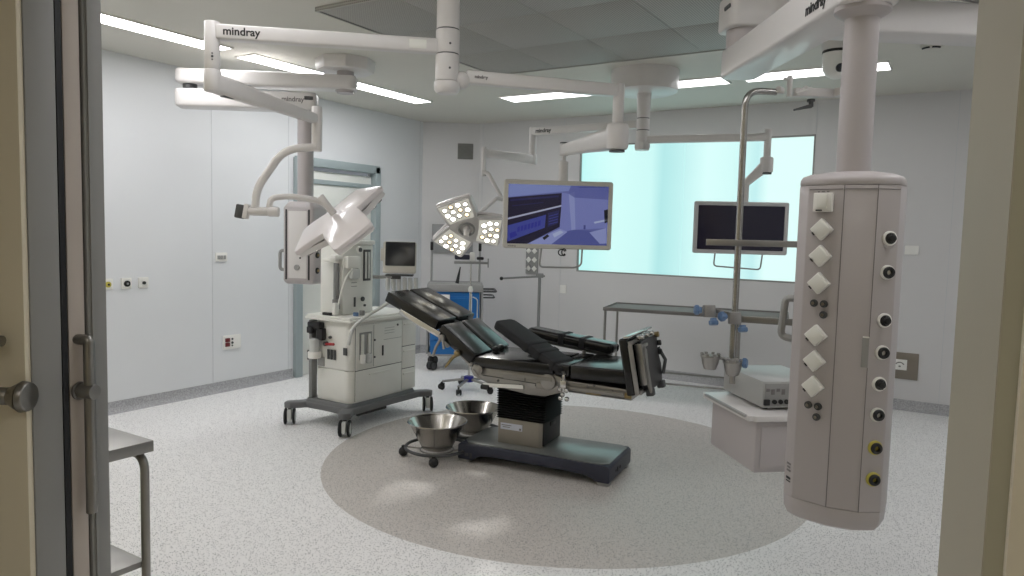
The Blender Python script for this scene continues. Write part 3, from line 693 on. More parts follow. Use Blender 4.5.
sp([(.02, .83), (.08, .79), (.10, .86), (.03, .92)], 'royal', 5)
sp([(.40, .47), (.51, .42), (.50, .64), (.40, .71)], 'navy2', 4)
for k in range(4): sp([(.41, .52+k*.045), (.50, .475+k*.045), (.50, .485+k*.045), (.41, .53+k*.045)], 'blue', 5)
sp([(.20, 1), (.52, .73), (.60, .78), (.44, 1)], 'lite', 5)
sp([(.35, .89), (.40, .83), (.42, .86), (.37, .93)], 'dark', 6); sp([(.45, .82), (.53, .76), (.56, .79), (.47, .88)], 'brt', 6)
sp([(.82, .78), (.99, .70), (1, .96), (.93, .97)], 'lite', 5); sp([(.86, .60), (.99, .55), (.99, .58), (.87, .63)], 'brt', 5); sp([(.96, .40), (1, .38), (1, .60), (.97, .62)], 'dark', 5)
sp([(.76, .66), (.78, .66), (.78, .73), (.76, .73)], 'dimb', 5)
sp([(.70, .02), (.99, .0), (.99, .012), (.70, .035)], 'dimb', 5)
b.build('screen', ['scr_'+k for k in names], t)
text('mindray', .017, fx @ Matrix.Translation((-.30, -.208, .0065)), 'inkg', t, 'brand_lettering', .0003, world=False)
b = MB(); pts = [V((.01, -.01, -.20)), V((-.115, -.0, -.34)), V((.145, 0, -.34)), V((.17, .0, -.20))]
b.tube(fil([V((-.10, .01, -.20)), V((-.115, .0, -.345)), V((.125, .0, -.345)), V((.165, .0, -.325)), V((.17, .01, -.20))], .03), .006, 8); b.build('handle', 'mgrey', t)
b = MB(); b.tube([V((.03+.022*math.cos(a), -.01, -.245+.02*math.sin(a))) for a in [rad(20+k*20) for k in range(17)]], .004, 6); b.tube([V((.045+.014*math.cos(a), -.01, -.243+.022*math.sin(a))) for a in [rad(20+k*20) for k in range(16)]], .004, 6); b.build('hanging_cable', 'ink', t)

cm2 = W(740.5, 228, 5.88)
rz2 = YAW-math.atan((741-512)/FPX)+rad(10)
t, fx, iw, ih = monitor('dark switched-off monitor in front of the bright window', cm2, .745, .425, rz2, .032, 'bezelg', 0)
b = MB(); b.prism(rrect(iw-.002, ih-.002, .003), .0005, .002, Mx=fx); b.build('screen', 'dscreen', t)
b = MB(); b.tube(fil([V((-.19, .01, -.20)), V((-.20, 0, -.315)), V((.17, 0, -.335)), V((.185, .01, -.20))], .03), .006, 8); b.build('handle', 'mgrey', t)

# ================================================================== SERVICE PENDANTS
def big_arm(b, P, Q, w, h, r=.02, er=.045):
    """round-ended hollow-section arm"""
    P, Q = V(P), V(Q); d = (Q-P); L = d.length; d.normalize(); y = V((-d.y, d.x, 0)).normalized()
    pl = [(x+L/2, y_) for x, y_ in rrect(L+w, w, er, 5)]
    b.prism(pl, -h/2, h/2, Mx=axes_matrix(P, d, y, d.cross(y)), bev=r, seg=3)

# left pendant
hub = V((-4.44, 4.45, 0))
t = thing('service_pendant', 'ceiling service pendant with folded arms above the anaesthesia machine at left', 'service pendant', (hub.x, hub.y, H))
b = MB(); b.prism(circle_poly(.235, 8, hub.x, hub.y), 2.895, H, bev=.006, top=circle_poly(.25, 8, hub.x, hub.y)); b.build('ceiling_flange', 'equip2', t, True)
J = W(190, 77, 5.9); J.z = 0
b = MB(); b.cyl((hub.x, hub.y, 2.72), (hub.x, hub.y, 2.9), .07, seg=28); b.cyl((hub.x, hub.y, 2.735), (hub.x, hub.y, 2.75), .082, seg=28); b.build('hub', 'equip', t, True)
b = MB(); big_arm(b, (hub.x, hub.y, 2.80), (J.x, J.y, 2.80), .19, .115); b.build('upper_arm', 'equip2', t, True)
Cc = V((-4.745, 4.30, 0))
b = MB(); big_arm(b, (J.x, J.y, 2.625), (Cc.x, Cc.y, 2.64), .20, .145); b.build('lower_arm', 'equip2', t, True)
arm_text('mindray', .055, (J.x, J.y, 2.635), (Cc.x, Cc.y, 2.65), .90, .20, t, 'inkg')
b = MB(); b.cyl((J.x, J.y, 2.69), (J.x, J.y, 2.75), .055, seg=24); b.build('arm_joint', 'dgrey', t, True)
ax = (Cc-J).normalized(); sd = V((ax.y, -ax.x, 0))
b = MB(); b.beam(V((Cc.x, Cc.y, 2.665))+ax*.0+sd*.1005, V((Cc.x, Cc.y, 2.665))+ax*.07+sd*.0995, .008, .03, .003); b.build('arm_slot', 'dgrey', t, True)
b = MB(); b.cyl((Cc.x, Cc.y, 1.80), (Cc.x, Cc.y, 2.59), .066, seg=32); b.cyl((Cc.x, Cc.y, 2.56), (Cc.x, Cc.y, 2.60), .085, seg=32, bev=.005); b.build('column', 'equip', t, True)
th = rad(18); ML = Matrix.Translation((Cc.x, Cc.y, 0)) @ Matrix.Rotation(th, 4, 'Z')
b = MB(); b.prism(rrect(.285, .25, .03), 1.15, 1.76, Mx=ML, bev=.004); b.prism(rrect(.285, .25, .03), 1.76, 1.815, Mx=ML, top=rrect(.22, .19, .03), bev=.004); b.prism(rrect(.25, .21, .03), 1.125, 1.15, Mx=ML, bev=.004, top=rrect(.285, .25, .03)); hd = b.build('service_head', 'equip', t, True)
b = MB(); b.box((0, -.126, 1.455), (.17, .006, .56), bev=.002, Mx=ML); b.build('front_panel', 'equip2', hd, True)
for x in (-.105, .105):
    b = MB(); b.box((x, -.126, 1.455), (.014, .005, .585), bev=.001, Mx=ML); b.build('rail_slot', 'ink', hd, True)
b = MB(); b.cyl(ML @ V((.0, -.128, 1.265)), ML @ V((.0, -.145, 1.265)), .024, seg=20, bev=.003); b.build('knob', 'mgrey', hd, True)
b = MB(); b.cyl(ML @ V((.028, -.128, 1.345)), ML @ V((.028, -.136, 1.345)), .007, seg=12); b.build('indicator', 'ink', hd, True)
for k, (y, zz) in enumerate(((-.06, 1.37), (-.06, 1.24), (.05, 1.37), (.05, 1.24))):
    b = MB(); b.cyl(ML @ V((.142, y, zz)), ML @ V((.154, y, zz)), .026, seg=22, bev=.003); ou = b.build('gas_outlet', 'ink', hd, True)
    b = MB(); b.cyl(ML @ V((.154, y, zz)), ML @ V((.162, y, zz)), .012, .010, seg=20); b.build('outlet_valve', 'brass', ou, True)
def grip(b, p0, out, z0, z1, r=.011, proj=.055):
    b.tube(fil([p0+V((0, 0, z1)), p0+out*proj+V((0, 0, z1)), p0+out*proj+V((0, 0, z0)), p0+V((0, 0, z0))], .03, 5), r, 10)
b = MB(); grip(b, ML @ V((-.14, -.02, 0)), (ML.to_3x3() @ V((-1, 0, 0))), 1.235, 1.40, .014, .088); b.build('handle', 'mgrey', hd, True)

# right double pendant: the mount with arms, the big service column
mh = V((.30, 4.42, 0)); jn = W(742, 62, 3.42); jn.z = 0
c1 = V((-.300, 2.455, 0))
t = thing('service_pendant', 'large pale service column with diamond sockets hanging in the right foreground', 'service pendant', (c1.x, c1.y, H))
b = MB(); big_arm(b, (c1.x, c1.y, 2.368), (jn.x, jn.y, 2.425), .17, .13, .012); b.build('lower_arm', 'equip2', t, True)
arm_text('mindray', .052, (c1.x, c1.y, 2.350), (jn.x, jn.y, 2.405), .12, .17, t)
b = MB(); big_arm(b, (jn.x, jn.y, 2.65), (mh.x, mh.y, 2.65), .20, .15, .012); b.build('upper_arm', 'equip2', t, True)
b = MB(); b.cyl((jn.x, jn.y, 2.488), (jn.x, jn.y, 2.58), .078, seg=32, bev=.004); b.build('arm_joint', 'equip', t, True)
ux = (mh-jn).normalized(); sd = V((ux.y, -ux.x, 0)); 
b = MB(); b.tube([V((jn.x, jn.y, 2.665))-ux*.1+sd*(.02+.012*k) for k in range(6)], .011, 8, sx=.5); b.build('arm_slot', 'dgrey', t, True)
b = MB(); b.cyl((mh.x, mh.y, 2.56), (mh.x, mh.y, 2.92), .09, seg=32); b.prism(circle_poly(.3, 8, mh.x, mh.y), 2.90, H, bev=.008); b.build('ceiling_flange', 'equip2', t, True)
b = MB(); b.cyl((c1.x, c1.y, 1.79), (c1.x, c1.y, 2.29), .0490, seg=40); b.build('column', 'equip', t, True)
b = MB(); b.lathe([(.049, 2.268), (.056, 2.274), (.074, 2.284), (.080, 2.290), (.080, 2.305), (0, 2.305)], Matrix.Translation((c1.x, c1.y, 0)), 40); b.build('column_collar', 'equip', t, True)
th = rad(5); MR = Matrix.Translation((c1.x, c1.y, 0)) @ Matrix.Rotation(th, 4, 'Z')
sec = [(-.143, .12), (-.150, .03), (-.144, -.055), (-.116, -.085), (-.015, -.120), (.074, -.118), (.133, -.084), (.147, -.04), (.151, .03), (.143, .12), (.09, .15), (-.09, .15)]
def sc(f, g=None): g = g or f; return [(x*f, y*g) for x, y in sec]
b = MB(); ZT, ZB = 1.765, .792
b.prism(sec, ZB, ZT, Mx=MR, bev=.0025)
hd = b.build('service_head', 'equip', t, True)
b = MB(); b.loft([[MR @ V((x, y, zz)) for x, y in sc(f)] for f, zz in ((.985, ZT+.001), (1.0, ZT+.005), (.992, ZT+.017), (.95, ZT+.027), (.80, ZT+.036), (.45, ZT+.045))]); b.build('top_cap', 'equip', hd, True)
b = MB(); b.loft([[MR @ V((x, y, zz)) for x, y in sc(f)] for f, zz in ((.985, ZB-.001), (.995, ZB-.006), (.98, ZB-.035), (.90, ZB-.06), (.75, ZB-.07))]); b.build('bottom_cap', 'equip', hd, True)
def facet(i):  # local frame of facet i: origin at the middle, x along facet, y up, z out
    a, c = V((*sec[i], 0)), V((*sec[i+1], 0)); x = (c-a).normalized(); zq = x.cross(V((0, 0, 1)))
    return lambda zz, s=0.0: MR @ axes_matrix((a+c)/2+V((0, 0, zz))+x*s, x, V((0, 0, 1)), zq)
F3, F4, F5 = facet(3), facet(4), facet(5)
# thin joints between the facets
b = MB()
for p_ in (sec[4], sec[5]): b.box((p_[0], p_[1]-.0005, (ZT+ZB)/2), (.0022, .0022, ZT-ZB), Mx=MR)
for f in (F3, F4, F5): b.box((0, 0, .0005), (.10 if f is F3 else .085 if f is F4 else .063, .0022, .002), Mx=f(ZT-.012))
b.build('panel_joint', 'inkg', hd, True)
zpx = lambda y, x=825: W(x, y, 2.17).z
zc = zpx(202.5)
b = MB(); b.box((0, .0, .009), (.056, .056, .018), bev=.003, Mx=F3(zc, -.003)); s_ = b.build('socket', 'white', hd, True)
b = MB(); b.box((0, .002, .020), (.030, .040, .003), bev=.001, Mx=F3(zc, -.003)); b.build('socket_insert', 'cream2', s_, True)
b = MB(); b.box((-.008, -.024, .020), (.018, .004, .003), Mx=F3(zc, -.003)); b.build('socket_marking', 'ink', s_, True)
for y in (229.4, 256, 283.5, 336.5, 362.7, 389):
    zc = zpx(y, 821)
    b = MB(); b.box((0, 0, .009), (.049, .049, .018), rot=(0, 0, PI/4), bev=.0035, Mx=F3(zc, -.003)); s_ = b.build('socket', 'white', hd, True)
    b = MB(); b.box((0, 0, .0195), (.040, .040, .003), rot=(0, 0, PI/4), bev=.001, Mx=F3(zc, -.003)); b.build('socket_flap', 'cream2', s_, True)
    b = MB(); b.box((-.022, -.0135, .018), (.011, .004, .003), rot=(0, 0, -PI/4), Mx=F3(zc, -.003)); b.build('socket_marking', 'ink', s_, True)
for (y, xs) in ((304, (-.016, .014)), (315, (.014,)), (409, (-.016, .014)), (420, (.011,))):
    for x in xs:
        b = MB(); b.cyl((0, 0, 0), (0, 0, .009), .0115, seg=20, bev=.002); me2 = F3(zpx(y, 818), x)
        bmesh.ops.transform(b.bm, matrix=me2, verts=b.bm.verts); k_ = b.build('earth_terminal', 'dgrey', hd, True)
        b = MB(); b.cyl((0, 0, .009), (0, 0, .0135), .005, seg=14); bmesh.ops.transform(b.bm, matrix=me2, verts=b.bm.verts); b.build('terminal_pin', 'steel', k_, True)
outl = [(238.5, 'white', 'ink'), (271.3, 'white', 'ink'), (318, 'white', 'ink'), (349.5, 'white', 'ink'), (380.5, 'white', 'ink'), (411, 'cream', 'ink'), (444, 'yellow', 'ink'), (475.7, 'yellow', 'ink')]
for i, (y, rc, ic) in enumerate(outl):
    Fm = F5(W(888, y, 2.19).z, -.012+.016+(.003 if i < 4 else 0))
    def loc(b): bmesh.ops.transform(b.bm, matrix=Fm, verts=b.bm.verts)
    b = MB(); b.lathe([(.0215, 0), (.0215, .005), (.019, .008), (.0165, .0085), (.016, .004), (0, .004)], None, 28); loc(b); g_ = b.build('gas_outlet', rc, hd, True)
    b = MB(); b.lathe([(.0165, .004), (.0175, .012), (.0155, .016), (.0085, .016), (.0075, .006)] if i in (1, 3, 5, 6, 7) else [(.0165, .004), (.0165, .009), (.010, .012), (.0095, .023), (.005, .025), (0, .025)], None, 24); loc(b); b.build('outlet_valve', ic, g_, True)
    if i in (0, 2, 4):
        b = MB(); b.cyl((0, -.013, .018), (0, .015, .018), .004, seg=12); loc(b); b.build('outlet_lever', 'dgrey', g_, True)
b = MB(); b.box((0, 0, .001), (.019, .092, .003), bev=.001, Mx=F4(W(870, 351, 2.15).z, .036)); b.build('recessed_slot', 'mgrey', hd, True)
b = MB(); b.box((0, 0, .003), (.017, .004, .003), Mx=F4(W(870, 351, 2.15).z+.044, .036)); b.build('slot_edge', 'white', hd, True)
b = MB(); p0 = MR @ V((-.138, -.02, 0)); o_ = MR.to_3x3() @ V((-1, 0, 0)); z1, z0 = W(790, 301, 2.2).z, W(790, 342, 2.2).z
b.tube(fil([p0+V((0, 0, z1)), p0+o_*.034+V((0, 0, z1)), p0+o_*.044+V((0, 0, z0)), p0+V((0, 0, z0-.006))], .025, 5), .0115, 10, sx=1.3); b.box((-.142, -.02, (z0+z1)/2), (.010, .03, z1-z0+.05), bev=.004, Mx=MR); b.build('handle', 'mgrey', hd, True)
F2 = facet(2)
for k in range(3):
    b = MB(); b.box((0, 0, .0008), (.018-.004*(k % 2), .006, .001), rot=(0, 0, -.12), Mx=F2(.872+k*.011)); b.build('type_label', 'inkg', hd, True)
b = MB(); b.box((0, 0, .0008), (.020, .004, .001), rot=(0, 0, -.12), Mx=F2(.838)); b.box((0, 0, .0008), (.020, .007, .001), rot=(0, 0, -.12), Mx=F2(.848)); b.build('type_label', 'ink', hd, True)
b = MB(); b.box((-.022, 0, .0008), (.005, .003, .001), Mx=F3(ZT-.019)); b.box((-.008, 0, .0008), (.010, .003, .001), Mx=F3(ZT-.019)); b.box((.006, 0, .0008), (.007, .003, .001), Mx=F3(ZT-.019)); b.build('type_label', 'inkg', hd, True)

# equipment pendant behind it: column, shelf with drawer, rails, IV pole
ce = V((-.425, 3.42, 0))
t = thing('equipment_pendant', 'ceiling equipment pendant with a shelf and drawer behind the big service column', 'service pendant', (ce.x, ce.y, H))
b = MB(); big_arm(b, (ce.x, ce.y, 2.80), (mh.x, mh.y, 2.80), .20, .13, .016); b.build('pendant_arm', 'equip2', t, True)
b = MB(); b.cyl((ce.x, ce.y, 1.75), (ce.x, ce.y, 2.80), .044, seg=32); b.build('column', 'equip', t, True)
b = MB(); b.prism(rrect(.20, .20, .03), .64, 1.76, Mx=Matrix.Translation((ce.x, ce.y, 0)) @ Matrix.Rotation(rad(41), 4, 'Z'), bev=.004); b.build('service_head', 'equip', t, True)
th = rad(41); sh0 = onz(753, 416, .86); MS = Matrix.Translation((sh0.x, sh0.y, 0)) @ Matrix.Rotation(th, 4, 'Z')
# local: x to the right, y to the back, corner at origin
b = MB(); b.prism([(0, .0), (.012, -.01), (.42, -.01), (.43, 0), (.43, .46), (-.012, .46), (-.022, .45), (-.018, .0)], .835, .86, Mx=MS, bev=.004); b.build('shelf', 'equip2', t, True)
b = MB(); b.box((-.022, .22, .855), (.014, .40, .012), bev=.003, Mx=MS); b.build('side_rail', 'mgrey', t, True)
b = MB(); b.box((.215, .225, .722), (.39, .43, .225), bev=.012, Mx=MS); dr = b.build('drawer_unit', 'equip', t, True)
b = MB(); b.box((.215, .008, .72), (.34, .006, .18), bev=.002, Mx=MS); b.build('drawer', 'equip', dr, True)
# rails from the pendant to the pole
ip = W(740, 200, 3.2); ip.z = 0; ip = V((-.848, 3.27, 0))
b = MB(); pa, pb = V((ip.x, ip.y, W(742, 320, 3.2).z)), W(800, 322, 3.15); b.beam(pa, V((pb.x, pb.y, pa.z)), .012, .03, .002); b.beam(V((pb.x, pb.y, pa.z)), V((ce.x, ce.y, pa.z)), .012, .03, .002); pc = W(706, 244.5, 3.2); pd = W(800, 244.5, 3.15); pe = V((pc.x, pc.y, pd.z)); b.build('equipment_rail', 'steel2', t, True); b = MB(); b.beam(pe, pd, .010, .028, .002)
b.beam(pd, V((ce.x, ce.y, pd.z)), .010, .028, .002); b.build('equipment_rail', 'steel2', t, True)
ra, rb = W(776, 92, 3.2), W(835, 97, 3.2); zr = ra.z; rb.z = zr; rr = V((rb.x, rb.y, zr))
b = MB(); b.beam(ra+(rb-ra)*.3, rr, .035, .036, .004); b.beam(rr, V((ce.x, ce.y, zr)), .035, .036, .004); b.build('upper_bracket', 'equip2', t, True)
b = MB(); p_ = W(789.5, 88, 3.2); b.cyl((p_.x, p_.y, zr-.02), (p_.x, p_.y, W(789, 76, 3.2).z), .012, seg=16, bev=.002); b.cyl(W(784, 79, 3.19), W(789, 79, 3.19), .007, seg=12); p2 = W(778, 89.5, 3.18); b.cyl(p2, W(782, 91, 3.2), .016, seg=16, bev=.004)
b.cyl(W(805, 88, 3.18), W(808, 90, 3.2), .012, seg=14, bev=.003); b.beam(W(796, 94, 3.18), W(812, 88, 3.18), .012, .012, .003); b.build('bracket_clamp', 'equip2', t, True)
b = MB(); p_ = W(811, 99, 3.2); b.cyl(p_, W(811, 107, 3.2), .010, seg=14, bev=.002); b.cyl(W(811, 99.5, 3.2), W(811, 101.5, 3.2), .017, seg=14); b.tube([W(811, 106, 3.2), W(804, 107.5, 3.18), W(794, 110, 3.15)], [.009, .007, .004], 8); b.build('hook_lever', 'dgrey', t, True)

# IV pole with its clamps
t = thing('iv_pole', 'tall stainless pole with a bent top and blue clamp knobs beside the dark monitor', 'pole', (ip.x, ip.y, .95))
zt = W(752, 92, 3.2).z
b = MB(); b.tube(fil([(ip.x, ip.y, 1.0), (ip.x, ip.y, zt), ra], .10, 8), .0145, 16); b.build('pole', 'steel', t, True)
b = MB()
for x in (-.009, .009): 
    b.cyl((ip.x+x*1.0+.002, ip.y+x*.6, .98), (ip.x+x+.002, ip.y+x*.6, 1.28), .009, seg=12)
b.build('lower_tube', 'steel', t, True)
def knob(px, py, d, ax=None):
    c = W(px, py, d); ax = ax or (-cF*.6-cR*.2-cU*.4); ax = ax.normalized(); Mk = frame_z(c, ax)
    b = MB(); b.lathe([(0, -.012), (.014, -.012), (.016, -.004), (.022, .0), (.023, .012), (.019, .018), (0, .019)], Mk, 8); return b
def clamp(px, py, w=.05, h=.055):
    c = W(px, py, 3.2); b = MB(); b.box((0, 0, 0), (w, .04, h), bev=.005, Mx=axes_matrix(c, cR, cF, cU)); return b
cl = clamp(734.5, 318).build('rail_clamp', 'alu', t, True); knob(723.5, 316.5, 3.17, -cR*.9-cF*.3).build('clamp_knob', 'knobb', cl, True); knob(742.8, 328, 3.18, -cU-cF*.2).build('clamp_knob', 'knobb', cl, True)
cl = clamp(709, 311).build('rail_clamp', 'alu', t, True); knob(698.5, 310, 3.2, -cR).build('clamp_knob', 'knobb', cl, True); knob(713.5, 321, 3.18, -cU-cF*.2).build('clamp_knob', 'knobb', cl, True)
b = MB(); b.beam(W(709, 309, 3.22), W(735, 316, 3.22), .012, .022, .002); b.build('rail', 'steel2', t, True)
cl = clamp(735.5, 362, .03, .03).build('base_clamp', 'alu', t, True); knob(743, 363, 3.16, cR*.8-cF*.5).build('clamp_knob', 'knobb', cl, True)
for x, y, e in ((710.5, 355, 0), (733, 361, 1)):
    c = W(x, y, 3.17); s_ = 3.2/FPX; b = MB()
    b.lathe([(0, .0), (.044, .0), (.045, -.006), (.040, -.012), (.036, -.035), (.026, -.062), (.016, -.064), (0, -.064)], Matrix.Translation(c), 12)
    for k in range(8): a = k*PI/4; b.box((c.x+.038*math.cos(a), c.y+.038*math.sin(a), c.z+.003), (.012, .012, .012), rot=(0, 0, a), bev=.002)
    if e: b.cyl(c+V((0, 0, -.062)), c+V((0, 0, -.10)), .013, seg=14); 
    b.build('ribbed_cup', 'alu', t, True)
b = MB(); b.beam(W(712, 356, 3.19), W(733, 361, 3.19), .02, .014, .003); b.build('cup_bracket', 'alu', t, True)

# electrosurgical box on the shelf
th = rad(41); c0 = onz(762, 409.4, .865); MD = Matrix.Translation((c0.x, c0.y, .862)) @ Matrix.Rotation(th, 4, 'Z')
t = thing('medical_device', 'silver-grey box device with round sockets standing on the pendant shelf', 'device', (c0.x, c0.y, .862), th)
b = MB(); b.prism([(0, 0), (.30, 0), (.30, .38), (0, .38)], .008, .125, bev=.006); b.build('housing', 'devicebox', t)
b = MB(); b.box((.15, -.002, .066), (.285, .006, .10), bev=.002); fp = b.build('front_panel', 'mgrey', t)
b = MB(); b.box((.016, -.008, .035), (.026, .012, .026), bev=.003); b.build('power_inlet', 'ink', fp)
for x in (.052, .080, .108):
    b = MB(); b.cyl((x, -.002, .037), (x, -.014, .037), .010, seg=18, bev=.002); b.build('round_socket', 'ink', fp)
for k in range(4):
    b = MB(); b.box((.02+k*.024, -.0055, .088-(k % 2)*.008), (.016, .002, .014+.01*(k % 2)), bev=.0005); b.build('rating_label', 'inkg', fp)
b = MB()
for x in (.03, .27):
    for y in (.03, .35): b.cyl((x, y, 0), (x, y, .01), .012, seg=14)
b.build('foot', 'rubber', t)
b = MB()
for k in range(4): b.box((-.001, .335-k*.01, .105), (.002, .005, .018))
b.build('side_mark', 'dgrey', t)

# ================================================================== OPERATING TABLE
t = thing('operating_table', 'black padded operating table with raised leg plates on a dark wheeled base', 'operating table', (-2.36, 4.33, 0), rad(7))
b = MB(); XZ = lambda v0: axes_matrix((0, v0, 0), V((1, 0, 0)), V((0, 0, 1)), V((0, 1, 0)))
prof = [(-.575, .022), (-.575, .118), (-.56, .135), (.505, .135), (.522, .118), (.522, .022), (.43, .022), (.405, .040), (.34, .058), (.20, .062), (-.15, .066), (-.34, .066), (-.42, .052), (-.46, .022)]
b.prism(prof, -.25, .26, Mx=XZ(0), bev=.009, seg=3); bs = b.build('base', 'navy', t)
b = MB(); b.prism([(-.556, .15), (-.556, -.16), (-.50, -.232), (-.43, -.238), (-.15, -.222), (.15, -.226), (.36, -.24), (.46, -.238), (.506, -.20), (.508, .20), (.46, .245), (.10, .235), (-.20, .235), (-.50, .235)], .1345, .142, bev=.003); b.build('base_cover', 'basetop', bs)
for x, y in ((-.535, -.20), (-.535, .21), (.475, -.20), (.475, .21)):
    b = MB(); b.prism(rrect(.085, .075, .02), 0, .024, Mx=Matrix.Translation((x, y, 0)), bev=.003); b.build('foot_pad', 'mgrey', bs)
for y, r in ((-.06, .017), (-.005, .011), (-.10, .008)):
    b = MB(); b.cyl((.52, y, .07), (.526, y, .07), r, seg=16, bev=.001); b.build('base_socket', 'ink', bs)
b = MB(); b.box((-.505, -.25, .06), (.03, .008, .022), bev=.003); b.box((-.47, -.25, .055), (.018, .01, .035), bev=.003); b.build('pedal', 'dgrey', bs)
b = MB(); b.prism([(-.328, -.122), (-.02, -.122), (0, -.10), (0, .215), (-.328, .215)], .140, .318, bev=.004); cv = b.build('column_cover', 'tan', t)
b = MB(); b.box((.003, .055, .232), (.014, .31, .165), bev=.006); b.box((.012, .05, .285), (.012, .09, .03), bev=.003); b.build('side_cover', 'ink', cv)
b = MB(); b.box((-.225, -.1235, .262), (.165, .003, .045), bev=.0008); lb_ = b.build('label_plate', 'label', cv)
b = MB()
for k in range(2): b.box((-.262+k*.0, -.1255, .270-k*.013), (.075-k*.02, .0015, .005))
b.box((-.158, -.1255, .252), (.014, .0015, .014)); b.build('label_print', 'inkg', lb_)
b = MB(); rings = []; n = 13
for k in range(2*n+1):
    f = 1.0 if k % 2 == 0 else .93; zz = .318+k*(.535-.318)/(2*n); w_, d_ = .372, .352
    rings.append([V((-.162+x*f, .046+y*f, zz)) for x, y in rrect(w_, d_, .02, 2)])
b.loft(rings); b.build('bellows', 'bellow', t, sharp=20)
# frame
b = MB(); b.prism([(-.46, .70), (-.50, .66), (-.47, .61), (-.36, .570), (-.20, .545), (-.06, .528), (.06, .530), (.13, .555), (.20, .578), (.645, .572), (.645, .640), (.22, .655), (.12, .685), (-.10, .70)], -.235, .235, Mx=XZ(0), bev=.008); fr_ = b.build('frame', 'alu', t)
b = MB()
for u0, u1, za, zb_ in ((-.40, .08, .625, .607), (-.30, .06, .682, .675), (.20, .60, .588, .584)): b.beam((u0, -.2365, za), (u1, -.2365, zb_), .004, .006)
for u0, zz in ((-.28, .60), (-.12, .585), (.0, .60), (.30, .625), (.52, .618), (.40, .645)): b.cyl((u0, -.234, zz), (u0, -.242, zz), .008, seg=12)
b.build('frame_groove', 'dgrey', fr_)
b = MB(); b.box((-.16, -.242, .645), (.16, .014, .05), bev=.005); b.build('frame_bracket', 'steel2', fr_); b = MB(); b.box((.05, -.243, .60), (.10, .014, .045), bev=.008); b.build('frame_bracket', 'steel2', fr_); b = MB(); b.box((.30, -.243, .618), (.12, .014, .05), bev=.006); b.build('frame_bracket', 'steel2', fr_)
for y in (-.262, .262):
    b = MB(); b.beam((-.36, y, .662), (.12, y, .655), .010, .028, .002); b.beam((.20, y, .612), (.60, y, .612), .010, .028, .002)
    for x in (-.33, -.1, .08, .24, .56): b.cyl((x, y*.9, .66 if x < .15 else .612), (x, y*1.02, .66 if x < .15 else .612), .009, seg=12)
    b.build('side_rail', 'steel2', t)
b = MB(); b.box((-.24, -.246, .570), (.30, .012, .026), rot=(0, -.06, 0), bev=.003); b.build('label_strip', 'white', t)
b = MB(); b.cyl((-.40, -.25, .548), (-.34, -.25, .548), .018, seg=16, bev=.004); b.build('end_cap', 'ink', t)
b = MB(); b.cyl((.09, -.236, .635), (.09, -.262, .635), .052, seg=28, bev=.006); b.cyl((-.43, -.236, .665), (-.43, -.262, .665), .040, seg=28, bev=.006); b.beam((-.46, -.265, .66), (-.40, -.265, .60), .012, .014, .003); b.build('joint_cover', 'alu', t)
b = MB(); b.box((.395, -.237, .597), (.10, .008, .028), bev=.002); b.box((.625, -.245, .605), (.045, .02, .035), bev=.004); b.build('brass_block', 'brass', t)
# clamp under the near armboard
b = MB(); b.cyl((.205, -.275, .70), (.205, -.275, .56), .010, seg=12, bev=.002)
for k, (dx, dz) in enumerate(((-.02, .60), (.025, .60), (.0, .57), (.03, .545), (-.015, .545))): b.sphere((.205+dx, -.285, dz), .016, seg=12)
b.box((.205, -.272, .635), (.04, .03, .05), bev=.004); b.build('rail_clamp', 'chrome', t)
# mattress sections
def pad(u0, z0, u1, z1, v0, v1, th=.07, bev=.012, extra=None):
    d = V((u1-u0, 0, z1-z0)); L = d.length; d.normalize(); up = V((0, 1, 0)).cross(d)*-1
    if up.z < 0: up = -up
    b = MB(); y = up.cross(d); b.box((L/2, 0, -th/2), (L, v1-v0, th), bev=bev, seg=3, Mx=axes_matrix(V((u0, (v0+v1)/2, z0)), d, y, up)); return b
pad(-.455, .752, .125, .758, -.262, .262, .075).build('seat_cushion', 'leather', t)
pad(.135, .760, .235, .760, -.262, .262, .078).build('back_cushion', 'leather', t)
pad(.240, .760, .640, .765, -.262, .262, .088).build('back_cushion', 'leather', t)
for v0, v1 in ((-.272, -.014), (.014, .272)):
    pad(-.705, .955, -.435, .765, v0, v1, .085, .012).build('lower_back_cushion', 'leather', t)
    pad(-1.155, 1.158, -.735, .978, v0, v1, .078, .007).build('leg_cushion', 'leather', t)
b = MB(); b.box((-.575, 0, .82), (.33, .05, .03), rot=(0, .61, 0), bev=.005); b.box((-.93, 0, 1.015), (.44, .05, .03), rot=(0, .405, 0), bev=.005); b.box((-.72, 0, .925), (.05, .44, .035), bev=.01); b.build('centre_bracket', 'black', t)
for v in (-.03, .06):
    b = MB(); b.sphere((-.405, v, .775), .026, (1.1, 1, .9), 14); b.build('knob', 'black', t)
